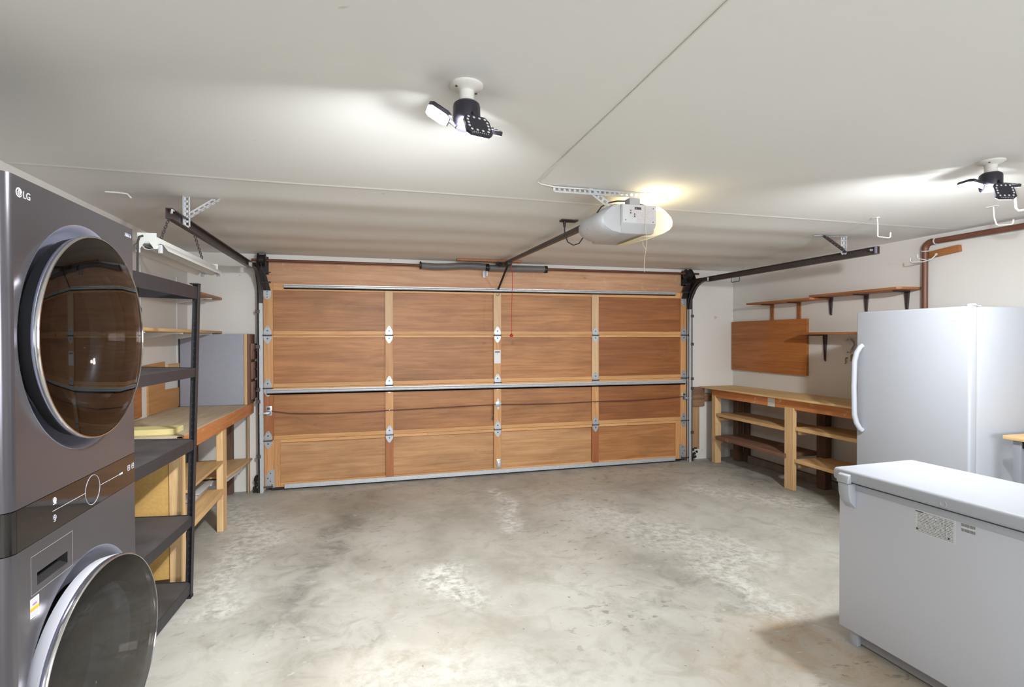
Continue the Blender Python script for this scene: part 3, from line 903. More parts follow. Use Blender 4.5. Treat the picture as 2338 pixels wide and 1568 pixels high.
# rail
MB().rings([[Vector(p) for p in ((1.443 - 0.016, 5.62, 2.338), (1.443 + 0.016, 5.62, 2.338), (1.443 + 0.016, 5.62, 2.350), (1.443 + 0.006, 5.62, 2.366), (1.443 - 0.006, 5.62, 2.366), (1.443 - 0.016, 5.62, 2.350))],
            [Vector(p) for p in ((1.508 - 0.019, 3.00, 2.312), (1.508 + 0.019, 3.00, 2.312), (1.508 + 0.019, 3.00, 2.336), (1.508 + 0.007, 3.00, 2.356), (1.508 - 0.007, 3.00, 2.356), (1.508 - 0.019, 3.00, 2.336))]], True).build('rail', 'track_dark', op, angle=20)
MB().box(1.425, 1.463, 5.60, 5.665, 2.335, 2.375).box(1.395, 1.49, 5.64, 5.67, 2.345, 2.385).cyl((1.40, 5.62, 2.35), (1.49, 5.62, 2.35), 0.02, n=12).box(1.428, 1.46, 5.66, YB + 0.004, 2.3725, 2.383).build('header_bracket', 'black_metal', op)
MB().box(1.425, 1.475, 5.33, 5.46, 2.312, 2.345).cyl((1.43, 5.37, 2.318), (1.47, 5.37, 2.318), 0.012, n=10).build('trolley', 'black_metal', op)
MB().beam((1.449, 5.40, 2.325), (1.445, 5.815, 2.100), 0.022, 0.006).build('door_arm', 'black_metal', op)
rc = MB().tube([(1.475, 5.38, 2.315), (1.49, 5.39, 2.26), (1.494, 5.40, 2.10), (1.488, 5.40, 1.90), (1.484, 5.40, 1.595)], 0.0028, 6).build('release_cord', 'cord_red', op)
MB().lathe([(0.0, 0.018), (0.006, 0.016), (0.018, 0.004), (0.019, -0.004), (0.012, -0.016), (0, -0.018)], (1.484, 5.40, 1.577), (0, 0, 1), 14).build('cord_knob', 'cord_red', rc)
# head: centre box with sloping underside, label, unlit cover, lit lens
MB().prism([(1.405, 2.75, 2.312), (1.405, 2.75, 2.202), (1.405, 2.785, 2.150), (1.405, 3.16, 2.150), (1.405, 3.16, 2.312)], (0.222, 0, 0)).build('motor_housing', 'white_plastic', op, bevel=0.006, seg=2)
cv = [(1.408, 2.314), (1.385, 2.318), (1.345, 2.305), (1.300, 2.272), (1.276, 2.236), (1.276, 2.202), (1.296, 2.176), (1.345, 2.152), (1.408, 2.142)]
mbc = MB()
rg = []
for y, s, dz in ((2.765, 0.80, 0.0), (2.79, 0.97, 0), (2.86, 1.0, 0), (2.98, 1.0, 0), (3.10, 0.90, 0.004), (3.15, 0.62, 0.01)):
    rg.append([Vector((1.408 + (x - 1.408) * s, y, 2.23 + (z - 2.23) * (0.6 + 0.4 * s) + dz)) for x, z in cv])
mbc.rings(rg, True).build('blank_cover', 'lens_white', op, angle=50)
lv = [(1.622, 2.308), (1.66, 2.312), (1.705, 2.290), (1.742, 2.258), (1.754, 2.232), (1.752, 2.205), (1.735, 2.185), (1.690, 2.160), (1.622, 2.138), (1.585, 2.128), (1.540, 2.134), (1.60, 2.142), (1.622, 2.152)]
mbl = MB()
rg = []
for y, s in ((2.765, 0.93), (2.785, 1.0), (2.95, 1.0), (3.08, 0.9), (3.12, 0.6)):
    rg.append([Vector((1.60 + (x - 1.60) * s, y, 2.22 + (z - 2.22) * (0.5 + 0.5 * s))) for x, z in lv])
mbl.rings(rg, True).build('light_lens', 'lens_lit', op, angle=50)
M['opener_label'] = printed('opener_label', (206, 206, 210), (198, 178, 183), 13, 'X', 'Z', 0.50,
    [(0.36, 0.56, 0.76, 0.90, (60, 58, 60)), (0.40, 0.41, 0.78, 0.84, (220, 220, 222)), (0.22, 0.26, 0.66, 0.72, (70, 68, 70)), (0.22, 0.26, 0.52, 0.60, (70, 68, 70)), (0.34, 0.38, 0.46, 0.54, (60, 60, 62)), (0.34, 0.38, 0.33, 0.42, (60, 60, 62)),
     (0.0, 0.20, 0.0, 1.0, (206, 207, 210)), (0.0, 0.42, 0.0, 0.28, (206, 207, 210))])
MB().box(1.412, 1.620, 2.7475, 2.7496, 2.205, 2.306).build('control_panel', 'opener_label', op, label='white control panel with small print and black mark')
for x, z in ((1.605, 2.292), (1.604, 2.215), (1.43, 2.22)):
    MB().cyl((x, 2.7475, z), (x, 2.7455, z), 0.0028, n=8).build('screw', 'black_metal', op)
MB().box(1.462, 1.530, 2.76, 2.82, 2.31, 2.352).build('antenna_box', 'grey_plastic', op, bevel=0.003)
MB().tube([(1.30, 2.85, 2.275), (1.325, 2.845, 2.31), (1.37, 2.84, 2.335), (1.42, 2.83, 2.345), (1.465, 2.82, 2.345)], 0.0045, 6).build('power_lead', 'cord_dark', op)
MB().tube([(1.528, 2.80, 2.338), (1.55, 2.79, 2.322), (1.56, 2.765, 2.310)], 0.006, 6).build('lamp_wire', 'cord_dark', op)
# hanging irons
mb = MB()
angle_iron(mb, (1.03, 2.834, ZC - 0.004), (1.74, 2.825, ZC - 0.004), (0, -0.2, -1), (0, 1, -0.1), 0.034)
mb.build('ceiling_angle', 'galv', op)
mb = MB()
perf_strip(mb, (1.245, 2.83, 2.398), (1.385, 2.84, 2.312), (0, -1, 0), 0.036)
mb.build('hanger_strap', 'galv', op)
mb = MB()
perf_strip(mb, (1.655, 2.828, ZC - 0.03), (1.608, 2.84, 2.312), (0, -1, 0), 0.022)
mb.build('hanger_strap', 'galv', op)
MB().tube([(1.556, 2.742, 2.312), (1.551, 2.741, 2.25), (1.552, 2.741, 2.19), (1.560, 2.742, 2.13), (1.561, 2.742, 2.09), (1.556, 2.742, 2.055), (1.546, 2.742, 2.00), (1.544, 2.742, 1.96), (1.548, 2.742, 1.925)], 0.0013, 5).tube([(1.556, 2.742, 2.055), (1.540, 2.742, 2.075), (1.533, 2.742, 2.10)], 0.0011, 5).build('pull_string', 'string', op)
# ceiling outlet with black cable to the opener
oc = thing('ceiling_outlet', 'small dark outlet board with looping black cable beside the opener', 'outlet', (1.43, 3.618, ZC - 0.016))
MB().box(1.368, 1.490, 3.585, 3.655, ZC - 0.014, ZC + 0.004).build('outlet_board', 'black_metal', oc, bevel=0.002)
MB().cyl((1.395, 3.62, ZC - 0.014), (1.395, 3.62, ZC - 0.055), 0.012, 0.008, n=10).build('plug', 'black_metal', oc)
MB().tube([(1.395, 3.62, ZC - 0.05), (1.398, 3.62, 2.30), (1.42, 3.62, 2.245), (1.46, 3.61, 2.222), (1.50, 3.60, 2.235), (1.52, 3.58, 2.27), (1.528, 3.56, 2.305), (1.515, 3.50, 2.330)], 0.0045, 6).build('cable', 'cord_dark', oc)
# bell wire stapled across the ceiling
bw = MB().tube([(0.885, -0.3, ZC - 0.004), (0.889, 0.6, ZC - 0.004), (0.891, 1.165, ZC - 0.004), (0.900, 1.80, ZC - 0.004), (0.905, 2.3, ZC - 0.004), (0.908, 2.763, ZC - 0.005), (0.94, 2.80, ZC - 0.006), (1.03, 2.826, ZC - 0.009), (1.15, 2.815, ZC - 0.012), (1.24, 2.80, ZC - 0.014)], 0.0028, 6).build('bell_wire', 'wire')
tag(bw, 'thin off-white wire stapled along the ceiling towards the opener', 'wire')

# ------------------------------------------------------------------ ceiling LED lamps
def led_panel(root, M4, level=1.0):
    """panel: hinge at local origin, runs along +x, LED face on -z"""
    L, W, H = 0.096, 0.094, 0.014
    out = [(0.012, -W * 0.36), (0.03, -W / 2), (L - 0.012, -W / 2), (L, -W * 0.34), (L, W * 0.34), (L - 0.012, W / 2), (0.03, W / 2), (0.012, W * 0.36)]
    mb = MB().prism([(x, y, 0.0) for x, y in out], (0, 0, H))
    mb.tube([(-0.012, 0, 0.004), (0.0, 0, 0.006), (0.02, 0, 0.007)], 0.007, 8)
    mb.xform(M4)
    p = mb.build('led_panel', 'led_black', root, bevel=0.0015, seg=1)
    fm = MB().prism([(0.006 + x * 0.93, y * 0.92, -0.0012) for x, y in out], (0, 0, 0.001))
    fm.xform(M4)
    fm.build('led_face', 'led', p)
    al = bpy.data.lights.new('led_light', 'AREA')
    al.shape = 'RECTANGLE'
    al.size, al.size_y = L * 0.85, W * 0.85
    al.energy = LED_WATTS * level
    al.color = (0.96, 0.985, 1.0)
    al.spread = math.radians(136)
    ao = bpy.data.objects.new('led_light', al)
    COL.objects.link(ao)
    ao.parent = root
    ao.matrix_local = Matrix.Translation(-Vector(BASE[root.name])) @ M4 @ Matrix.Translation((L * 0.52, 0, -0.004))
    hb = MB()
    pos = [(x, y) for x in (0.024, 0.080) for y in (-0.03, -0.010, 0.010, 0.03)] + [(x, y) for x in (0.038, 0.052, 0.066) for y in (-0.036, 0.036)]
    for x, y in pos:
        hb.cyl((x, y, H - 0.0002), (x, y, H + 0.0006), 0.0045, n=8)
    for i in range(8):
        hb.cyl((L - 0.005, -0.026 + 0.0075 * i, H - 0.0002), (L - 0.005, -0.026 + 0.0075 * i, H + 0.0005), 0.0018, n=6)
    hb.xform(M4)
    hb.build('vent_hole', 'print_white', p, label='pale row of round vent holes', kind='stuff')
    return p

def lamp(x, y, yaw, label, tilts):
    base = (x, y, ZC)
    r = thing('ceiling_lamp', label, 'lamp', base, group='folding LED ceiling lamps')
    MB().lathe([(0.0, 0.002), (0.056, 0.002), (0.056, -0.006), (0.050, -0.012), (0.030, -0.018), (0.026, -0.022), (0.0255, -0.062), (0.0, -0.062)], base, (0, 0, 1), 32).build('lampholder', 'porcelain', r)
    for a in (0.5, 3.6):
        MB().cyl((x + 0.042 * math.cos(a), y + 0.042 * math.sin(a), ZC - 0.012), (x + 0.042 * math.cos(a), y + 0.042 * math.sin(a), ZC - 0.017), 0.004, n=8).build('screw', 'track_dark', r)
    MB().lathe([(0.0, -0.056), (0.034, -0.058), (0.044, -0.066), (0.0465, -0.075), (0.0465, -0.120), (0.043, -0.140), (0.036, -0.146), (0.0, -0.148)], base, (0, 0, 1), 28).build('lamp_body', 'led_black', r)
    for az, tilt, roll, hz, level in tilts:
        a = math.radians(az + yaw)
        dirv = Vector((math.cos(a), math.sin(a), 0))
        Mx = Matrix.Translation(Vector((x, y, ZC + hz)) + dirv * 0.050) @ Matrix.Rotation(a, 4, 'Z') @ Matrix.Rotation(math.radians(-tilt), 4, 'Y') @ Matrix.Rotation(math.radians(roll), 4, 'X')
        led_panel(r, Mx, level)
    return r
# (azimuth, upward tilt, roll, height of the hinge)
lamp(0.335, 1.789, 0, 'black LED ceiling lamp with three folding panels over open floor', [(182, 28, 0, -0.140, 0.8), (286, -62, 0, -0.122, 1.4), (35, 9, 33, -0.131, 0.8)])
lamp(2.948, 1.887, 0, 'black LED ceiling lamp with three folding panels above the white freezers', [(168, 14, 0, -0.134, 0.7), (252, -70, 0, -0.120, 1.2), (0, 10, 20, -0.126, 0.25)])

# ------------------------------------------------------------------ ceiling and wall hooks
def hook(label, plate, pts, group='white utility hooks', tip=None, r=0.0045):
    t = thing('utility_hook', label, 'hook', plate[0], group=group)
    (px, py, pz), sx, sy = plate
    MB().box(px - sx, px + sx, py - sy, py + sy, pz - 0.003, pz + 0.002).build('mounting_plate', 'white_metal', t, bevel=0.001, seg=1)
    MB().tube(pts, r, 8).build('hook_rod', 'white_metal', t)
    return t
hook('white J hook under the ceiling above the dark door track end', ((3.53, 2.985, ZC - 0.002), 0.014, 0.02),
     [(3.53, 2.975, ZC - 0.003), (3.528, 2.968, 2.36), (3.526, 2.966, 2.27), (3.526, 2.955, 2.262), (3.526, 2.88, 2.242), (3.526, 2.872, 2.246), (3.526, 2.870, 2.278)])
hook('white J hook under the ceiling above the brown pipe', ((3.978, 2.535, ZC - 0.002), 0.016, 0.03),
     [(3.978, 2.53, ZC - 0.004), (3.979, 2.525, 2.33), (3.98, 2.512, 2.285), (3.98, 2.50, 2.275), (3.98, 2.43, 2.268), (3.98, 2.42, 2.274), (3.98, 2.418, 2.296)])
hook('white square hook cut by the picture edge beside the LED lamp', ((3.56, 2.14, ZC - 0.002), 0.03, 0.016),
     [(3.55, 2.16, ZC - 0.004), (3.575, 2.165, 2.34), (3.588, 2.168, 2.285), (3.59, 2.155, 2.268), (3.59, 2.06, 2.262), (3.59, 2.05, 2.268), (3.59, 2.048, 2.30)], r=0.006)
hook('white hook lying flat on the ceiling above the washer tower', ((-1.36, 3.60, ZC - 0.001), 0.055, 0.008),
     [(-1.44, 3.575, ZC - 0.012), (-1.36, 3.585, ZC - 0.012), (-1.335, 3.59, ZC - 0.014), (-1.318, 3.60, ZC - 0.035)], r=0.005)
tw = MB().tube([(3.53, 2.99, ZC - 0.003), (3.56, 3.12, ZC - 0.004), (3.60, 3.30, ZC - 0.004), (3.655, 3.60, ZC - 0.006)], 0.0016, 5).build('tie_wire', 'wire')
tag(tw, 'thin tie wire from the J hook to the track hanger', 'wire')

# ------------------------------------------------------------------ hanging shop light
sl = thing('shop_light', 'white twin-tube shop light hung on chains above the black rack', 'light', (-1.06, 3.65, 2.02))
y0, y1 = 3.075, 4.24
zb = 2.030
ch = [(-0.034, zb), (-0.034, zb + 0.040), (0.034, zb + 0.040), (0.034, zb)]
MB().prism([(-1.06 + x, y0 + 0.004, z) for x, z in ch], (0, y1 - y0 - 0.008, 0)).build('channel', 'white_metal', sl, bevel=0.004)
wing = [(-0.088, zb - 0.034), (-0.080, zb - 0.022), (-0.066, zb - 0.002), (-0.052, zb + 0.003), (-0.034, zb - 0.004), (-0.018, zb - 0.026), (0.0, zb - 0.030), (0.018, zb - 0.026), (0.034, zb - 0.004), (0.052, zb + 0.003), (0.066, zb - 0.002), (0.080, zb - 0.022), (0.088, zb - 0.034)]
wq = wing + [(x, z + 0.003) for x, z in wing[::-1]]
MB().rings([[Vector((-1.06 + x, y, z)) for x, z in wq] for y in (y0 + 0.02, y1)], True).build('reflector', 'white_metal', sl, angle=50)
ep = [(-0.042, zb + 0.052), (0.042, zb + 0.052), (0.042, zb + 0.004), (0.052, zb - 0.016), (0.046, zb - 0.028), (0.030, zb - 0.026), (0.018, zb - 0.006), (0.010, zb + 0.006), (-0.010, zb + 0.006), (-0.018, zb - 0.006), (-0.030, zb - 0.026), (-0.046, zb - 0.028), (-0.052, zb - 0.016), (-0.042, zb + 0.004)]
for y in (y0, y1 - 0.004):
    MB().prism([(-1.06 + x, y, z) for x, z in ep], (0, 0.004, 0)).build('end_plate', 'white_metal', sl)
for x in (-0.05, 0.05):
    for y in (y0 + 0.025, y1 - 0.035):
        MB().box(-1.06 + x - 0.010, -1.06 + x + 0.010, y, y + 0.012, zb - 0.045, zb).build('lamp_socket', 'white_plastic', sl, bevel=0.003)
for (a, b) in (((-1.045, 3.345, 2.214), (-1.055, 3.24, zb + 0.040)), ((-1.045, 3.79, 2.214), (-1.055, 4.02, zb + 0.040))):
    mb = MB(); chain(mb, a, b)
    mb.build('chain', 'track_dark', sl)
    MB().tube(arc(b, 0.010, 0, math.pi, 8, (0, 1, 0), (0, 0, 1)), 0.002, 6).build('chain_hook', 'galv', sl)
MB().tube([(-1.075, 3.071, zb + 0.036), (-1.087, 3.062, zb + 0.030), (-1.094, 3.06, zb + 0.005), (-1.096, 3.06, 1.95), (-1.097, 3.062, 1.85), (-1.098, 3.063, 1.735)], 0.0052, 8).build('power_cord', 'cord_dark', sl)
pl = MB().lathe([(0.0, 0.0), (0.006, 0.0), (0.008, -0.012), (0.013, -0.030), (0.0165, -0.040), (0.0165, -0.056), (0.014, -0.060), (0, -0.060)], (-1.098, 3.063, 1.738), (0, 0, 1), 14).build('plug', 'rubber', sl)
for x in (-0.006, 0.006): MB().box(-1.098 + x - 0.001, -1.098 + x + 0.001, 3.060, 3.066, 1.662, 1.68).build('plug_pin', 'galv', pl)

# ------------------------------------------------------------------ washer and dryer tower
WX, WY0, WY1, WZ = -0.857, 1.600, 2.356, 1.966
wt = thing('laundry_tower', 'tall dark stacked washer and dryer with two round glass doors', 'washer dryer', (-1.24, 1.98, 0.0))
RC = 0.032
def rrect_loop(y0, y1, z0, z1): return [(y0, z0), (y1, z0), (y1, z1), (y0, z1)]
def circ(cy, cz, r, n=72): return [(cy + r * math.cos(2 * math.pi * k / n), cz + r * math.sin(2 * math.pi * k / n)) for k in range(n)]
def skin(name, mat, outer, holes, x=WX, parent=wt):
    bm = bmesh.new()
    es = []
    for loop in [outer] + holes:
        vs = [bm.verts.new((x - BASE[parent.name][0], y - BASE[parent.name][1], z - BASE[parent.name][2])) for y, z in loop]
        es += [bm.edges.new((vs[i], vs[(i + 1) % len(vs)])) for i in range(len(vs))]
    bmesh.ops.triangle_fill(bm, use_beauty=True, use_dissolve=False, edges=es)
    for f in bm.faces:
        f.normal_update()
        if f.normal.x < 0: f.normal_flip()
    me = bpy.data.meshes.new(name)
    bm.to_mesh(me); bm.free()
    me.materials.append(M[mat])
    o = bpy.data.objects.new(name, me)
    COL.objects.link(o)
    o.parent = parent
    BASE[o.name] = BASE[parent.name]
    return o
UC, LC, RU = (1.992, 1.553), (1.992, 0.520), 0.350
SLOT = (1.716, 1.868, 0.884, 0.918)
yA, yB = WY0 + RC, WY1 - 0.012
skin('upper_front', 'steel_dark', rrect_loop(yA, yB, 1.113, WZ), [circ(*UC, RU)])
skin('lower_front', 'steel_dark', rrect_loop(yA, yB, 0.06, 1.002), [circ(*LC, RU), [(SLOT[0], SLOT[2]), (SLOT[1], SLOT[2]), (SLOT[1], SLOT[3]), (SLOT[0], SLOT[3])]])
# rounded front corners and cabinet
def corner_shell(name, mat, z0, z1):
    out = []
    pts = [(WX - RC + RC * math.cos(a), WY0 + RC - RC * math.sin(a)) for a in [math.pi / 2 * i / 8 for i in range(9)]]
    pts.append((WX - 0.74, WY0))
    n = len(pts)
    MB().add([(x, y, z0) for x, y in pts] + [(x, y, z1) for x, y in pts], [(i, i + 1, n + i + 1, n + i) for i in range(n - 1)]).build(name, mat, wt, angle=60)
    pts2 = [(WX - 0.012 + 0.012 * math.cos(a), WY1 - 0.012 + 0.012 * math.sin(a)) for a in [math.pi / 2 * i / 5 for i in range(6)]]
    pts2.append((WX - 0.74, WY1))
    k = len(pts2)
    MB().add([(x, y, z0) for x, y in pts2] + [(x, y, z1) for x, y in pts2], [(i, i + 1, k + i + 1, k + i) for i in range(k - 1)]).build(name, mat, wt, angle=60)
corner_shell('upper_side', 'steel_dark', 1.113, WZ)
corner_shell('lower_side', 'steel_dark', 0.06, 1.002)
corner_shell('band_side', 'black_glass', 1.004, 1.111)
MB().box(WX - 0.74, WX - 0.02, WY0 + 0.006, WY1 - 0.006, WZ - 0.012, WZ - 0.001).build('top_cover', 'steel_side', wt)
MB().box(WX - 0.74, WX - 0.05, WY0 + 0.02, WY1 - 0.02, 0.0, 0.062).build('plinth', 'steel_side', wt)
MB().box(WX - 0.74, WX - 0.72, WY0 + 0.004, WY1 - 0.004, 0.06, WZ - 0.01).build('back_panel', 'steel_side', wt)
band = MB().box(WX - 0.02, WX + 0.0005, yA, yB, 1.0035, 1.1115).build('control_band', 'black_glass', wt)
# printed marks on the band
XB = WX + 0.0012
MB().tube([(XB, 2.020 + 0.047 * math.cos(2 * math.pi * k / 48), 1.059 + 0.047 * math.sin(2 * math.pi * k / 48)) for k in range(48)], 0.0007, 5, True).build('dial_ring', 'print_grey', band)
MB().box(XB - 0.001, XB, 1.790, 1.9725, 1.0595, 1.0607).build('program_line', 'print_grey', band)
MB().box(XB - 0.001, XB, 2.0675, 2.232, 1.0595, 1.0607).box(XB - 0.001, XB, 2.214, 2.240, 1.0570, 1.0632).build('program_line', 'print_grey', band)
def ring_mark(cy, cz, r, t=0.0011): return MB().tube([(XB, cy + r * 0.8 * math.cos(2 * math.pi * k / 16), cz + r * math.sin(2 * math.pi * k / 16)) for k in range(16)], t, 5, True)
ring_mark(1.801, 1.089, 0.007, 0.0018).box(XB - 0.001, XB, 1.794, 1.811, 1.0775, 1.0795).box(XB - 0.001, XB, 1.7995, 1.8025, 1.086, 1.092).build('power_mark', 'print_white', band)
ring_mark(1.801, 1.040, 0.007, 0.0012).box(XB - 0.001, XB, 1.7945, 1.8075, 1.0392, 1.0408).box(XB - 0.001, XB, 1.796, 1.807, 1.0285, 1.0298).build('start_mark', 'print_grey', band)
mk = MB()
for y in (2.283, 2.318):
    for a, b, c, d in ((0, 0.020, 0.010, 0.0118), (0, 0.020, -0.008, -0.0062), (0, 0.002, -0.008, 0.011), (0.018, 0.020, -0.008, 0.011), (0.005, 0.015, 0.000, 0.0018), (0.005, 0.013, 0.004, 0.0056)):
        mk.box(XB - 0.001, XB, y + a, y + b, 1.064 + c, 1.064 + d)
mk.build('option_mark', 'print_grey', band)
# LG roundel and lettering, small print at the far corner
XF = WX + 0.0008
rd = MB().lathe([(0.0, 0.0), (0.0125, 0.0), (0.0125, 0.0012), (0.0, 0.0012)], (WX, 1.655, 1.9245), (1, 0, 0), 32).build('brand_roundel', 'print_white', wt, label='pale round emblem with a stylised face')
fm = MB().tube([(XF + 0.0008, 1.655 + 0.0088 * math.cos(a), 1.9245 + 0.0088 * math.sin(a)) for a in [math.radians(90 + 270 * i / 24) for i in range(25)]], 0.0007, 5)
fm.box(XF, XF + 0.0009, 1.6545, 1.6558, 1.9195, 1.929).box(XF, XF + 0.0009, 1.6545, 1.6595, 1.9193, 1.9205)
fm.lathe([(0, 0), (0.0012, 0), (0.0012, 0.0009), (0, 0.0009)], (XF, 1.6505, 1.9285), (1, 0, 0), 10)
fm.build('emblem_lines', 'steel_side', rd)
letters('LG', 0.0265, (XF, 1.671, 1.9145), (0, 1, 0), (0, 0, 1), 'print_white', wt, 'brand_lettering')
sm = MB()
for i, wd in enumerate((0.009, 0.006, 0.006, 0.003, 0.007)):
    y_ = 2.280 + i * 0.0105
    sm.box(XF - 0.0005, XF + 0.0006, y_, y_ + 0.0018, 1.929, 1.942).box(XF - 0.0005, XF + 0.0006, y_ + wd - 0.0015, y_ + wd, 1.929, 1.938).box(XF - 0.0005, XF + 0.0006, y_, y_ + wd, 1.9365, 1.9385)
sm.build('small_print', 'print_grey', wt, kind='stuff')
# doors
def round_door(cy, cz, ang, name, label, R=0.318, grey=False):
    """disc hinged at its near edge and swung open by ang"""
    hy = cy - R
    piv = Matrix.Translation((WX + 0.018, hy, cz)) @ Matrix.Rotation(ang, 4, 'Z').inverted() @ Matrix.Translation((-(WX + 0.018), -hy, -cz))
    o = (WX + 0.018, cy, cz)
    ax = (1, 0, 0)
    rim = MB().lathe([(R - 0.012, -0.006), (R - 0.002, -0.004), (R, 0.002), (R, 0.012), (R - 0.002, 0.015), (R - 0.0055, 0.0152), (R - 0.006, 0.010)], o, ax, 96, False, True).xform(piv)
    d = rim.build(name, 'chrome', wt, label=label, angle=50)
    back = MB().lathe([(R - 0.014, -0.004), (R - 0.004, -0.006), (R - 0.012, -0.036), (R - 0.060, -0.044), (R - 0.085, -0.040), (R - 0.085, -0.004)], o, ax, 72, False, True).xform(piv)
    back.build('door_frame_ring', 'rubber', d, angle=50)
    if grey:
        MB().lathe([(R - 0.0035, -0.004), (R - 0.001, -0.010), (R - 0.008, -0.040), (R - 0.030, -0.048), (R - 0.030, -0.0445), (R - 0.011, -0.036)], o, ax, 72, False, True).xform(piv).build('inner_trim', 'grey_plastic', d, angle=50)
    gp = [(0.0, 0.0195), (R * 0.35, 0.0190), (R * 0.7, 0.0175), (R * 0.9, 0.0155), (R - 0.0062, 0.0135)]
    MB().lathe(gp + [(r, h - 0.004) for r, h in gp[::-1]], o, ax, 72, False).xform(piv).build('door_glass', 'smoked_glass', d, angle=60)
    bp = [(R - 0.088, -0.010), (R - 0.105, -0.055), (R - 0.150, -0.105), (R - 0.215, -0.130), (0.0, -0.140)]
    MB().lathe(bp, o, ax, 64, False).xform(piv).build('glass_bowl', 'bowl_glass', d, angle=60)
    return d, piv
ud, upv = round_door(UC[0] - 0.006, UC[1], math.radians(1.5), 'upper_door', 'round smoked glass dryer door with chrome rim')
ld, lpv = round_door(LC[0] - 0.006, LC[1], math.radians(5.2), 'lower_door', 'round smoked glass washer door standing ajar', grey=True)
MB().box(WX + 0.006, WX + 0.016, 1.690, 1.705, 1.60, 1.635).box(WX + 0.006, WX + 0.016, 1.690, 1.705, 1.47, 1.505).build('door_hinge', 'hole', ud)
# recess funnels behind the doors and drums
for (cy, cz), nm in ((UC, 'door_recess'), (LC, 'door_recess')):
    MB().lathe([(RU, 0.0), (RU - 0.006, -0.003), (RU - 0.020, -0.020), (RU - 0.036, -0.045), (RU - 0.10, -0.06), (RU - 0.115, -0.09)], (WX, cy, cz), (1, 0, 0), 72, False).build(nm, 'recess', wt, angle=60)
    MB().lathe([(RU - 0.115, -0.09), (RU - 0.100, -0.12), (RU - 0.085, -0.14), (RU - 0.085, -0.55), (0.0, -0.57)], (WX, cy, cz), (1, 0, 0), 48, False).build('drum', 'drum', wt, angle=40)
# detergent drawer outline, slot pocket and energy sticker
XS = WX + 0.0006
dr = MB()
for a, b, c, d in ((1.688, 1.897, 0.9684, 0.9692), (1.688, 1.897, 0.8652, 0.866), (1.688, 1.6888, 0.8652, 0.9692), (1.8962, 1.897, 0.8652, 0.9692)):
    dr.box(WX - 0.001, XS, a, b, c, d)
drw = dr.build('drawer_outline', 'appliance_grey', wt)
MB().add([(WX, SLOT[0], SLOT[3]), (WX, SLOT[1], SLOT[3]), (WX - 0.030, SLOT[1], SLOT[3]), (WX - 0.030, SLOT[0], SLOT[3]), (WX, SLOT[0], SLOT[2]), (WX, SLOT[1], SLOT[2]), (WX - 0.030, SLOT[1], SLOT[2] + 0.012), (WX - 0.030, SLOT[0], SLOT[2] + 0.012)],
         [(0, 1, 2, 3), (4, 7, 6, 5), (3, 2, 6, 7), (0, 3, 7, 4), (1, 5, 6, 2)]).build('drawer_grip', 'rubber', wt)
M['energy'] = printed('energy_sticker', (232, 234, 240), (130, 140, 190), 12, 'Y', 'Z', 0.45, [(0.0, 1.0, 0.34, 0.50, (240, 160, 50)), (0.0, 1.0, 0.50, 0.56, (250, 205, 70)), (0.25, 0.75, 0.60, 0.72, (150, 110, 170))])
MB().box(WX, XS, 1.684, 1.723, 0.807, 0.858).build('energy_sticker', 'energy', wt, label='small white, orange and blue energy sticker')

# ------------------------------------------------------------------ black metal rack
RKB = (-1.01, 3.585, 0.0)
rk = thing('metal_rack', 'black steel five-tier storage rack beside the washer tower', 'rack', RKB, (0, math.radians(1.7), math.radians(-2.9)))
RX0, RX1, RY0, RY1 = -1.47, -1.01, 2.40, 3.585
RTOP = 1.872
def post(x, y, sx, sy):
    mb = MB()
    # leg in the front plane, solid; leg in the end plane, slotted
    mb.box(min(x, x - sx * 0.003), max(x, x - sx * 0.003), min(y, y - sy * 0.038), max(y, y - sy * 0.038), 0.012, RTOP)
    p = mb.build('upright', 'rack', rk, bevel=0.0008, seg=1)
    m2 = MB()
    m2.box(min(x, x - sx * 0.042), max(x, x - sx * 0.042), min(y, y - sy * 0.003), max(y, y - sy * 0.003), 0.012, RTOP)
    q = m2.build('upright_flange', 'rack', p)
    h = MB()
    for i in range(44):
        z = 0.05 + i * 0.041
        for k in (0.014, 0.028):
            xx = x - sx * k
            h.box(xx - 0.0022, xx + 0.0022, y - sy * 0.0036, y - sy * 0.0029, z, z + 0.012)
    h.build('slot', 'rack_deck', p, label='row of keyhole slots', kind='stuff')
    MB().box(min(x, x - sx * 0.044) - 0.002, max(x, x - sx * 0.044) + 0.002, min(y, y - sy * 0.040) - 0.002, max(y, y - sy * 0.040) + 0.002, 0.0, 0.014).build('foot', 'rubber', p)
    MB().box(min(x, x - sx * 0.046) - 0.001, max(x, x - sx * 0.046) + 0.001, min(y, y - sy * 0.040) - 0.001, max(y, y - sy * 0.040) + 0.001, RTOP - 0.001, RTOP + 0.006).build('cap', 'rubber', p)
post(RX1, RY1, 1, 1); post(RX1, RY0, 1, -1); post(RX0, RY1, -1, 1); post(RX0, RY0, -1, -1)
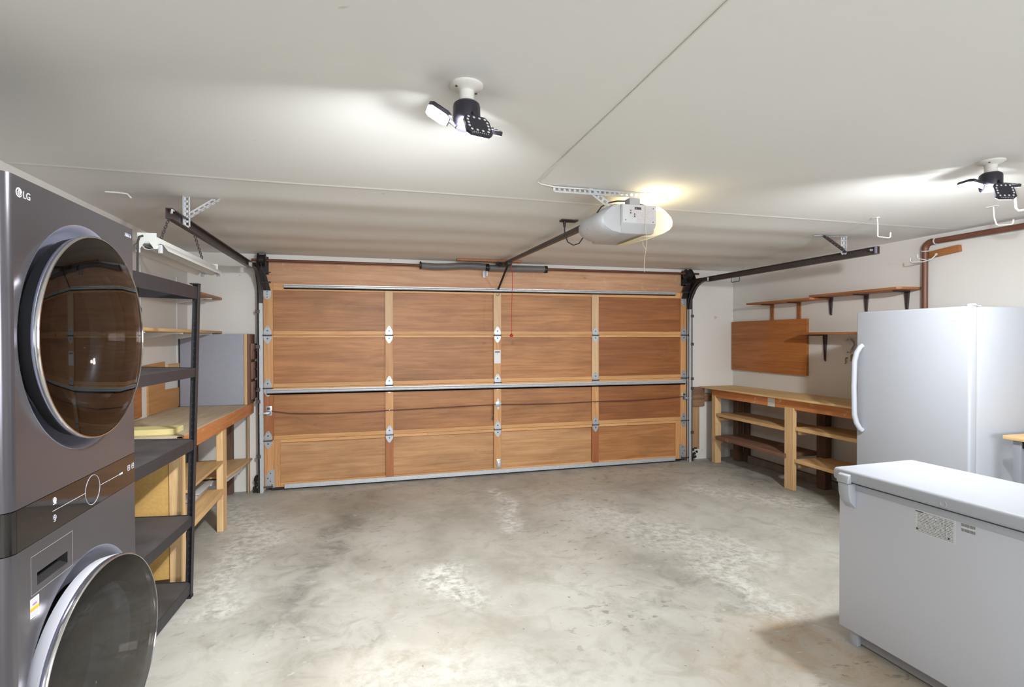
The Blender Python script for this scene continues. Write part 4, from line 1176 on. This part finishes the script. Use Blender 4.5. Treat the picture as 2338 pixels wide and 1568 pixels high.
for zt, zl in ((1.856, 1.784), (1.376, 1.322), (0.948, 0.888), (0.490, 0.434), (0.090, 0.028)):
    mb = MB()
    t = 0.0025
    a0, a1, c0, c1 = RX0 + 0.004, RX1 - 0.004, RY0 + 0.004, RY1 - 0.004
    mb.box(a1 - t, a1, c0, c1, zl, zt)
    mb.box(a0, a0 + t, c0, c1, zl, zt)
    mb.box(a0, a1, c0, c0 + t, zl, zt)
    mb.box(a0, a1, c1 - t, c1, zl, zt)
    mb.box(a1 - 0.022, a1 - t, c0, c1, zt - 0.014, zt - 0.0115)
    mb.box(a0 + t, a0 + 0.022, c0, c1, zt - 0.014, zt - 0.0115)
    s = mb.build('shelf', 'rack', rk)
    if zt < 1.8:
        MB().box(a0 + t + 0.001, a1 - t - 0.001, c0 + t + 0.001, c1 - t - 0.001, zt - 0.0115, zt - 0.004).build('deck', 'rack_deck', s)

# ------------------------------------------------------------------ workbench along the west wall
wbn = thing('workbench', 'old wooden workbench with orange apron behind the black rack', 'workbench', (-1.4, 4.8, 0))
XFb = -1.095
def slope(y): return 0.945 + (0.908 - 0.945) * (y - 3.72) / (5.88 - 3.72)
def slab(x0, x1, y0, y1, zt0, zt1, th, name, mat, parent, bevel=0.002, **kw):
    return MB().hexa([(x0, y0, zt0 - th), (x1, y0, zt0 - th), (x1, y1, zt1 - th), (x0, y1, zt1 - th), (x0, y0, zt0), (x1, y0, zt0), (x1, y1, zt1), (x0, y1, zt1)]).build(name, mat, parent, bevel=bevel, seg=1, **kw)
slab(XL + 0.003, XFb - 0.004, 3.72, 5.885, slope(3.72), slope(5.885), 0.016, 'benchtop', 'ply_top', wbn)
slab(XFb - 0.036, XFb, 3.72, 5.885, slope(3.72) - 0.004, slope(5.885) - 0.004, 0.105, 'apron', 'orange', wbn, label='orange painted apron board with pale scrapes')
def leg(x0, x1, y0, y1, z1, mat='fir_z', name='leg', parent=wbn):
    return MB().box(x0, x1, y0, y1, 0.0, z1).build(name, mat, parent, bevel=0.003, seg=1)
leg(-1.155, XFb - 0.012, 4.71, 4.835, 0.815)
leg(-1.140, XFb - 0.038, 5.80, 5.885, 0.80)
leg(-1.175, -1.107, 3.715, 3.800, 0.83)
leg(-1.36, -1.28, 5.82, 5.885, 0.80, 'dark_wood')
leg(-1.655, -1.60, 4.71, 4.80, 0.84, 'dark_wood')
leg(-1.655, -1.60, 5.80, 5.885, 0.84, 'dark_wood')
MB().box(XL + 0.01, -1.178, 3.722, 3.738, 0.06, 0.835).build('end_panel', 'chipboard', wbn, label='golden chipboard end panel')
slab(-1.62, XFb - 0.006, 3.82, 4.705, 0.578, 0.572, 0.018, 'shelf', 'fir_y', wbn)
slab(-1.62, XFb - 0.004, 3.86, 4.705, 0.338, 0.345, 0.040, 'shelf', 'fir_y', wbn)
slab(-1.62, XFb - 0.010, 4.84, 5.85, 0.415, 0.345, 0.018, 'shelf', 'fir_y', wbn)
slab(-1.45, XFb - 0.045, 4.84, 5.60, 0.385, 0.335, 0.045, 'cleat', 'white_metal', wbn, label='white painted cleat under the shelf')
MB().box(-1.50, -1.11, 4.705, 4.735, 0.265, 0.300).build('cleat', 'fir_y', wbn)
tr_ = thing('plastic_tray', 'shallow white plastic tray on the lower workbench shelf', 'tray', (-1.36, 4.5, 0.343))
MB().hexa([(-1.50, 4.36, 0.345), (-1.21, 4.36, 0.345), (-1.21, 4.66, 0.346), (-1.50, 4.66, 0.346), (-1.53, 4.33, 0.415), (-1.18, 4.33, 0.415), (-1.18, 4.69, 0.416), (-1.53, 4.69, 0.416)]).build('tray_body', 'white_plastic', tr_, bevel=0.008)
MB().box(-1.54, -1.17, 4.32, 4.70, 0.412, 0.420).build('tray_rim', 'white_plastic', tr_, bevel=0.003)
fo = slab(-1.56, -1.165, 3.79, 3.965, 0.980, 0.978, 0.036, 'foam_board', 'foam', None, base=(-1.36, 3.88, 0.943))
tag(fo, 'pale yellow foam board lying on the workbench end', 'board')

# cabinet with three drawers standing on the bench
cbn = thing('drawer_cabinet', 'grey-sided cabinet with three dark drawers standing on the workbench', 'cabinet', (-1.40, 5.74, 0.912))
zb0 = 0.9140
MB().box(-1.672, -1.128, 5.600, 5.875, zb0, 1.590).build('body', 'felt', cbn, bevel=0.004)
MB().box(-1.126, -1.100, 5.598, 5.875, zb0, 1.594).build('face_frame', 'fir_z', cbn, bevel=0.002)
MB().box(-1.099, -1.080, 5.612, 5.875, zb0, 1.592).build('face_frame', 'drawer', cbn, bevel=0.002)
MB().box(-1.690, -1.673, 5.602, 5.66, zb0, 1.575).build('edge_strip', 'rubber', cbn)
for z0, z1 in ((0.955, 1.130), (1.155, 1.320), (1.345, 1.500)):
    dwr = MB().box(-1.0795, -1.058, 5.635, 5.86, z0, z1).build('drawer', 'drawer', cbn, bevel=0.003)
    MB().lathe([(0.0, 0.026), (0.011, 0.024), (0.013, 0.016), (0.006, 0.008), (0.006, 0.0), (0, 0)], (-1.058, 5.74, (z0 + z1) / 2 + 0.01), (1, 0, 0), 14).build('knob', 'rubber', dwr)

# boards fixed to the west wall
hbd = MB()
hbd.prism([(XL + 0.001, 4.868, 0.932), (XL + 0.001, 5.596, 0.922), (XL + 0.001, 5.597, 1.094), (XL + 0.001, 5.236, 1.106), (XL + 0.001, 5.241, 1.350), (XL + 0.001, 4.70, 1.335), (XL + 0.001, 4.70, 1.20), (XL + 0.001, 4.870, 1.20)], (0.012, 0, 0))
tag(hbd.build('hardboard_sheet', 'hardboard', base=(XL, 5.2, 0.93)), 'tan notched hardboard sheet on the wall above the workbench', 'board')
tag(MB().box(XL + 0.001, XL + 0.016, 5.30, 5.597, 1.275, 1.322).build('wall_batten', 'fir_y', base=(XL, 5.5, 1.275)), 'short wooden batten on the wall left of the grey cabinet', 'batten')
tag(MB().box(XL + 0.001, XL + 0.022, 4.56, 4.712, 0.945, 1.195).build('wall_board', 'shelf_wood', base=(XL, 4.64, 0.945)), 'reddish upright board on the wall behind the black rack', 'board')

# two shelves on white bracket standards
stds = (4.00, 4.76, 5.585)
for y, lab in ((4.76, 'white slotted bracket standard on the wall behind the plug of the shop light'), (5.585, 'white slotted bracket standard on the wall just beside the grey cabinet')):
    st = tag(MB().box(XL - 0.001, XL + 0.010, y - 0.012, y + 0.012, 1.30, 2.12).build('bracket_standard', 'white_metal', base=(XL, y, 1.30)), lab, 'bracket', 'white bracket standards')
for zt, nm in ((1.955, 'upper wooden wall shelf on white brackets above the workbench'), (1.622, 'lower wooden wall shelf on white brackets above the workbench')):
    sh = thing('wall_shelf', nm, 'shelf', (-1.53, 4.9, zt))
    xf = -1.375
    bd = MB().prism([(XL + 0.012, 3.80, zt - 0.022), (XL + 0.012, 5.885, zt - 0.022), (xf - 0.06, 5.885, zt - 0.022), (xf, 5.87, zt - 0.022), (xf, 3.80, zt - 0.022)], (0, 0, 0.022)).build('board', 'shelf_wood' if zt > 1.8 else 'fir_y', sh, bevel=0.002)
    for y in stds:
        MB().hexa([(XL + 0.008, y - 0.007, zt - 0.075), (XL + 0.03, y - 0.007, zt - 0.075), (XL + 0.03, y + 0.007, zt - 0.075), (XL + 0.008, y + 0.007, zt - 0.075),
                   (XL + 0.008, y - 0.007, zt - 0.0225), (-1.395, y - 0.007, zt - 0.0225), (-1.395, y + 0.007, zt - 0.0225), (XL + 0.008, y + 0.007, zt - 0.0225)]).box(XL + 0.01, -1.395, y - 0.010, y + 0.010, zt - 0.036, zt - 0.0225).build('bracket', 'white_metal', sh, bevel=0.002)

# ------------------------------------------------------------------ east wall: shelves, panel, bench
def iron_bracket(mb, y, zt, x_tip, zlow, w=0.044):
    # pressed steel bracket: wall leaf, arm leaf and tapering ribs
    mb.hexa([(XR - 0.008, y - 0.006, zlow), (XR - 0.001, y - 0.006, zlow), (XR - 0.001, y + 0.006, zlow), (XR - 0.008, y + 0.006, zlow),
             (XR - 0.008, y - w / 2, zt), (XR - 0.001, y - w / 2, zt), (XR - 0.001, y + w / 2, zt), (XR - 0.008, y + w / 2, zt)])
    mb.box(x_tip, XR - 0.001, y - w / 2, y + w / 2, zt - 0.004, zt)
    for s in (-1, 1):
        mb.beam((XR - 0.012, y + s * 0.004, zlow + 0.012), (XR - 0.012, y + s * w * 0.46, zt - 0.004), 0.010, 0.004, (0, 1, 0))
        mb.beam((XR - 0.012, y + s * w * 0.46, zt - 0.007), (x_tip, y + s * w * 0.3, zt - 0.006), 0.004, 0.008)
for (ya, yb, zt0, zt1, ys, lab, xf) in ((4.402, 5.365, 1.957, 1.957, (5.20, 4.80), 'dark brown end of the long wall shelf above the wooden wall panel', 4.375),
                                        (3.470, 4.425, 1.979, 1.972, (4.385, 3.985, 3.59), 'lighter brown wall shelf with three iron brackets above the upright freezer', 4.365)):
    sh = thing('wall_shelf', lab, 'shelf', (4.5, (ya + yb) / 2, zt0))
    pr = [(XR - 0.001, ya), (XR - 0.001, yb), (xf, yb), (xf, ya + 0.03), (xf + 0.03, ya), (xf + 0.17, ya - 0.012)]
    MB().prism([(x, y, zt0 - 0.020) for x, y in pr], (0, 0, 0.020)).build('board', 'shelf_wood', sh, bevel=0.002)
    for y in ys:
        mb = MB(); iron_bracket(mb, y, zt0 - 0.0205, 4.46, 1.775)
        mb.build('bracket', 'shaft' if ya > 4.4 else 'track_dark', sh)
        if ya > 4.4:
            MB().box(XR - 0.016, XR - 0.0005, y - 0.022, y + 0.022, 1.755, 1.935).build('backing_strip', 'shelf_wood', sh)
pn = tag(MB().box(XR - 0.032, XR - 0.0005, 4.672, 5.883, 1.135, 1.752).build('plywood_board', 'panel_wood', bevel=0.002, base=(XR, 5.28, 1.135)), 'large orange-brown wooden panel fixed to the wall above the bench', 'panel')
s3 = thing('wall_shelf', 'short brown wall shelf with one bracket between panel and freezer', 'shelf', (4.5, 4.0, 1.59))
MB().prism([(x, y, 1.578) for x, y in ((XR - 0.034, 3.35), (XR - 0.034, 4.64), (4.50, 4.66), (4.375, 4.60), (4.375, 3.35))], (0, 0, 0.022)).build('board', 'shelf_wood', s3, bevel=0.002)
mb = MB(); iron_bracket(mb, 4.455, 1.5775, 4.40, 1.30, 0.046)
mb.build('bracket', 'track_dark', s3)
cr = MB()
rg = []
for i, (z, s) in enumerate(((1.525, 0.4), (1.50, 0.9), (1.46, 1.0), (1.425, 0.75), (1.40, 0.35))):
    rg.append([Vector((XR - 0.022 + 0.020 * math.cos(a) * s, 4.165 + (0.055 + 0.016 * math.sin(3 * a + i)) * math.sin(a) * s, z + 0.010 * math.sin(2 * a + i * 2))) for a in [2 * math.pi * k / 14 for k in range(14)]])
tag(cr.rings(rg, True).build('plastic_bag', 'plastic_bag', base=(XR, 4.165, 1.46)), 'crumpled white plastic stuck to the wall below the short shelf', 'bag')
for k, (y, z) in enumerate(((4.195, 1.345), (4.135, 1.375))):
    q = MB().tube([(XR, y, z), (XR - 0.018, y, z), (XR - 0.024, y, z - 0.012), (XR - 0.022, y - 0.002, z - 0.05), (XR - 0.030, y, z - 0.058)], 0.006, 8).build('brass_hook', 'brass', base=(XR, y, z))
    tag(q, ('lower' if k == 0 else 'upper') + ' of two dull brass hooks on the wall below the crumpled plastic', 'hook', 'brass wall hooks')
pp = thing('wall_pipe', 'brown painted pipe bending along the top of the wall', 'pipe', (XR - 0.05, 3.40, 0))
RP = 0.0225
MB().tube([(4.56, 3.404, 0.0), (4.56, 3.404, 1.0), (4.56, 3.404, 2.285)], RP, 16).build('riser', 'pipe', pp)
MB().tube(arc((4.56, 3.344, 2.285), 0.06, math.pi, math.pi / 2, 8, (0, -1, 0), (0, 0, 1)), RP + 0.004, 16).build('elbow', 'pipe', pp)
MB().tube([(4.56, 3.344, 2.345), (4.56, 2.0, 2.345), (4.56, YF + 0.001, 2.345)], RP, 16).build('horizontal_run', 'pipe', pp)
MB().cyl((4.56, 3.404, 2.268), (4.56, 3.404, 2.275), RP + 0.0055, n=20).cyl((4.56, 3.322, 2.345), (4.56, 3.315, 2.345), RP + 0.0055, n=20).build('joint_ring', 'white_metal', pp)
for y in (3.0, 1.6): MB().box(4.56, XR + 0.001, y - 0.01, y + 0.01, 2.335, 2.355).build('pipe_strap', 'shaft', pp)
blk = MB().beam((XR - 0.020, 3.382, 2.240), (XR - 0.020, 3.150, 2.262), 0.038, 0.055).build('wood_block', 'shelf_wood', bevel=0.003, base=(XR, 3.27, 2.25))
tag(blk, 'tilted brown wooden block fixed to the wall beside the pipe elbow', 'block')
hk = thing('utility_hook', 'white double hook on the brown wooden block beside the pipe', 'hook', (XR - 0.04, 3.33, 2.23))
MB().tube([(XR - 0.041, 3.322, 2.232), (XR - 0.055, 3.33, 2.215), (XR - 0.065, 3.345, 2.196), (XR - 0.08, 3.36, 2.189), (XR - 0.20, 3.345, 2.198), (XR - 0.21, 3.345, 2.203), (XR - 0.21, 3.345, 2.235)], 0.004, 7).tube([(XR - 0.065, 3.35, 2.194), (XR - 0.085, 3.39, 2.182), (XR - 0.20, 3.405, 2.178), (XR - 0.21, 3.405, 2.183), (XR - 0.21, 3.405, 2.21)], 0.004, 7).build('hook_rod', 'white_metal', hk)
MB().lathe([(0, 0), (0.010, 0), (0.010, 0.004), (0, 0.005)], (XR - 0.040, 3.320, 2.236), (-1, 0, 0), 12).build('screw', 'white_metal', hk)

eb = thing('workbench', 'wooden workbench with shelves beside the upright freezer', 'workbench', (4.38, 4.6, 0))
def top_z(y): return 0.931 + (5.86 - y) * 0.005
YE = 3.47
slab(4.100, XR - 0.002, YE, 5.880, top_z(YE), top_z(5.88), 0.020, 'benchtop', 'ply_yellow', eb)
slab(4.160, 4.198, YE, 5.720, top_z(YE) - 0.021, top_z(5.72) - 0.021, 0.098, 'apron', 'orange', eb, label='orange apron board with pale paint scrapes')
MB().box(4.1585, 4.1599, 4.66, 4.76, 0.815, 0.905).build('tape_patch', 'plastic_bag', eb, label='pale tape patch on the apron')
def eleg(x0, x1, y0, y1, z1, mat='fir_z', lean=0.0):
    return MB().hexa([(x0, y0 - lean, 0), (x1, y0 - lean, 0), (x1, y1 - lean, 0), (x0, y1 - lean, 0), (x0, y0, z1), (x1, y0, z1), (x1, y1, z1), (x0, y1, z1)]).build('leg', mat, eb, bevel=0.003, seg=1)
eleg(4.155, 4.240, 5.640, 5.710, 0.83)
eleg(4.150, 4.190, 4.395, 4.515, 0.835)
eleg(4.480, 4.560, 5.640, 5.730, 0.90, 'dark_wood')
eleg(4.480, 4.560, 4.330, 4.440, 0.90, 'dark_wood')
eleg(4.565, 4.605, 5.560, 5.640, 0.90, 'dark_wood')
slab(4.160, 4.56, 4.516, 5.638, 0.620, 0.616, 0.034, 'shelf', 'fir_y', eb)
slab(4.168, 4.56, YE, 4.392, 0.655, 0.645, 0.036, 'shelf', 'fir_y', eb)
slab(4.125, 4.56, 4.490, 5.600, 0.356, 0.348, 0.040, 'shelf', 'dirty_board', eb, label='dirty old board with broken front edge')
slab(4.160, 4.56, YE, 4.392, 0.322, 0.322, 0.034, 'shelf', 'fir_y', eb)
for y, z in ((4.370, 0.60), (4.370, 0.265), (5.615, 0.56), (5.615, 0.285)):
    MB().box(4.20, 4.55, y - 0.02, y + 0.02, z - 0.03, z).build('cleat', 'fir_z', eb)

# old jamb blocks between the door and the bench
jb = tag(MB().box(3.957, 4.150, 5.845, YB + 0.002, 0.680, 0.920).build('wood_block', 'rough_block', bevel=0.006, base=(4.05, 5.87, 0.68)), 'weathered split block on the wall beside the garage door track', 'block')
jc = tag(MB().box(4.152, 4.262, 5.852, YB + 0.002, 0.740, 0.838).build('wood_block', 'rough_block', bevel=0.005, base=(4.2, 5.88, 0.74)), 'small weathered block between the split block and the bench', 'block')
jp = tag(MB().box(3.985, 4.100, 5.884, YB + 0.002, 0.135, 0.679).build('jamb_board', 'bare_post', bevel=0.003, base=(4.04, 5.89, 0.135)), 'bare unpainted board on the wall below the split block', 'board')
for (x0, x1, lab) in ((3.955, 4.03, 'caked black debris on the floor at the door track foot by the bench'), (-1.085, -1.035, 'caked black debris on the floor at the door track foot by the black rack')):
    mb = MB()
    for i in range(16):
        c = Vector((random.uniform(x0, x1), random.uniform(5.80, 5.88), random.uniform(0.0, 0.16)))
        r = random.uniform(0.010, 0.022)
        mb.lathe([(0, -r), (r * 0.8, -r * 0.5), (r, 0.1 * r), (r * 0.6, r * 0.7), (0, r)], c, (random.uniform(-1, 1), random.uniform(-1, 1), 1), 7)
    tag(mb.build('debris', 'dirt', base=((x0 + x1) / 2, 5.84, 0)), lab, 'debris', kind='stuff')

# ------------------------------------------------------------------ upright freezer
FB = (3.785, 2.535, 0.0)
fr = thing('upright_freezer', 'tall white upright freezer with a curved handle in front of wall', 'freezer', FB, (0, 0, math.radians(-3.0)))
FX, FY0, FY1, FH = 3.785, 2.535, 3.405, 1.752
MB().box(FX + 0.085, FX + 0.72, FY0 + 0.005, FY1 - 0.005, 0.03, FH - 0.004).build('body', 'appliance', fr, bevel=0.006)
fd = MB().box(FX, FX + 0.066, FY0, FY1, 0.09, FH).build('door', 'appliance', fr, bevel=0.014, seg=4)
MB().box(FX + 0.066, FX + 0.085, FY0 + 0.012, FY1 - 0.012, 0.10, FH - 0.012).build('gasket', 'white_plastic', fr)
MB().box(FX + 0.06, FX + 0.68, FY0 + 0.03, FY1 - 0.03, 0.0, 0.085).build('kick_plate', 'appliance_grey', fr)
hp = [(FX - 0.001, 3.345, 1.485), (FX - 0.020, 3.350, 1.470), (FX - 0.040, 3.362, 1.425), (FX - 0.050, 3.372, 1.36), (FX - 0.052, 3.376, 1.15), (FX - 0.050, 3.372, 0.93), (FX - 0.040, 3.362, 0.865), (FX - 0.020, 3.350, 0.820), (FX - 0.001, 3.345, 0.805)]
mbh = MB().tube(hp, 0.020, 12)
mbh.build('handle', 'appliance', fd)
MB().lathe([(0, 0.016), (0.022, 0.015), (0.027, 0.008), (0.027, 0.0), (0, 0)], (FX + 0.045, FY0 + 0.025, FH + 0.0005), (0, 0, 1), 18).box(FX + 0.03, FX + 0.11, FY0 + 0.012, FY0 + 0.040, FH, FH + 0.006).build('hinge_cover', 'white_plastic', fr, bevel=0.001, seg=1)
bg = MB()
for i in range(10):
    bg.box(FX - 0.0009, FX, FY0 + 0.056 + i * 0.0085, FY0 + 0.0615 + i * 0.0085, FH - 0.0945, FH - 0.0865)
bg.build('badge_print', 'print_grey', fd, kind='stuff')
MB().box(FX - 0.0007, FX, FY0 + 0.052, FY0 + 0.142, FH - 0.100, FH - 0.0985).build('badge_line', 'print_grey', fd)

# ------------------------------------------------------------------ chest freezer
CB = (2.333, 2.168, 0.0)
cf = thing('chest_freezer', 'low white chest freezer with latched lid on the concrete floor', 'freezer', CB, (0, 0, math.radians(1.8)))
CX, CY1 = 2.333, 2.168
CW, CL = 0.53, 1.16
MB().box(CX, CX + CW - 0.03, CY1 - CL, CY1, 0.078, 0.818).build('body', 'appliance_lit', cf, bevel=0.006, seg=3)
MB().box(CX - 0.004, CX + 0.05, CY1 - CL, CY1 + 0.004, 0.790, 0.820).box(CX + CW - 0.06, CX + CW - 0.026, CY1 - CL, CY1 + 0.004, 0.790, 0.820).build('rim_trim', 'appliance', cf, bevel=0.002)
MB().box(CX + 0.01, CX + CW - 0.04, CY1 - CL + 0.01, CY1 - 0.01, 0.818, 0.829).build('gasket', 'rubber', cf)
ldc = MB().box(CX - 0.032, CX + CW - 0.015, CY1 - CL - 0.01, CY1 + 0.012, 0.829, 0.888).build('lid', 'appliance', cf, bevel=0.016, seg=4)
MB().box(CX + 0.052, CX + CW - 0.05, CY1 - CL + 0.05, CY1 - 0.03, 0.012, 0.08).build('base_plinth', 'appliance_grey', cf)
for y in (CY1 - 0.060, CY1 - CL + 0.08):
    for x in (CX + 0.040, CX + CW - 0.09):
        MB().box(x - 0.014, x + 0.014, y - 0.022, y + 0.022, 0.0, 0.08).build('foot', 'appliance', cf, bevel=0.004)
# latch: clip on the lid and flared catch on the body
la = MB().prism([(CX - 0.030, CY1 - 0.032, 0.872), (CX - 0.048, CY1 - 0.032, 0.864), (CX - 0.055, CY1 - 0.032, 0.845), (CX - 0.054, CY1 - 0.032, 0.826), (CX - 0.028, CY1 - 0.032, 0.826)], (0, -0.062, 0)).build('latch', 'appliance', cf, bevel=0.003)
MB().prism([(CX + 0.001, CY1 - 0.036, 0.824), (CX - 0.050, CY1 - 0.036, 0.824), (CX - 0.048, CY1 - 0.036, 0.78), (CX - 0.036, CY1 - 0.036, 0.735), (CX + 0.001, CY1 - 0.036, 0.698)], (0, -0.058, 0)).build('latch_catch', 'appliance', la, bevel=0.004)
MB().lathe([(0.0, 0.0), (0.010, 0.0), (0.0105, 0.0016), (0.013, 0.0016), (0.0135, 0.0), (0.0135, -0.002), (0, -0.002)], (CX - 0.0323, CY1 - 0.518, 0.853), (-1, 0, 0), 24).build('lock', 'grey_plastic', ldc)
M['rating'] = printed('rating_plate', (206, 208, 210), (124, 126, 130), 15, 'Y', 'Z', 0.47,
    [(0.80, 1.0, 0.90, 0.95, (70, 70, 72)), (0.24, 0.25, 0.05, 0.78, (120, 122, 124)), (0.02, 0.24, 0.77, 0.785, (120, 122, 124)), (0.92, 0.98, 0.10, 0.20, (80, 80, 84)), (0.14, 0.18, 0.10, 0.18, (60, 60, 62))])
MB().box(CX - 0.0008, CX + 0.0005, CY1 - 0.545, CY1 - 0.383, 0.690, 0.789).build('rating_plate', 'rating', cf, label='pale rating plate full of small print')
def mk_bars():
    t = NT('barcode_print')
    tc = t.n('TexCoord'); sp = t.n('SeparateXYZ'); t.l(tc.outputs['Generated'], sp.inputs[0])
    cb = t.n('CombineXYZ'); t.l(t.math('MULTIPLY', sp.outputs['Y'], 30.0), cb.inputs[0])
    nz = t.noise(cb.outputs[0], 1.6, 2, 0.8)
    m = t.math('GREATER_THAN', nz, 0.48)
    band_ = t.math('LESS_THAN', t.math('ABSOLUTE', t.math('SUBTRACT', t.math('ABSOLUTE', t.math('SUBTRACT', sp.outputs['Z'], 0.5)), 0.27)), 0.16)
    t.base(t.mix(t.math('MULTIPLY', m, band_), lin((206, 208, 210)), lin((74, 74, 76))))
    t.set(Roughness=0.5)
    return t.m
M['bars'] = mk_bars()
MB().box(CX - 0.0008, CX + 0.0005, CY1 - 0.617, CY1 - 0.567, 0.752, 0.790).build('barcode_label', 'bars', cf, label='small barcode label')

# ------------------------------------------------------------------ table by the wall
tb = thing('side_table', 'pale wooden table on grey metal legs behind the chest freezer', 'table', (4.25, 1.8, 0))
MB().box(3.932, 4.59, 1.15, 2.44, 0.896, 0.921).build('tabletop', 'pale_table', tb, bevel=0.004)
for y in (2.352, 1.20):
    for x in (3.955, 4.50):
        lg = MB().box(x, x + 0.05, y, y + 0.045, 0.0, 0.896).build('leg', 'grey_paint', tb, bevel=0.003)
        MB().cyl((x + 0.025, y - 0.0005, 0.862), (x + 0.025, y - 0.006, 0.862), 0.007, n=10).build('bolt', 'bright_steel', lg)
MB().box(3.965, 4.545, 2.362, 2.392, 0.845, 0.894).box(3.965, 3.995, 1.22, 2.38, 0.850, 0.894).build('apron_rail', 'black_metal', tb)
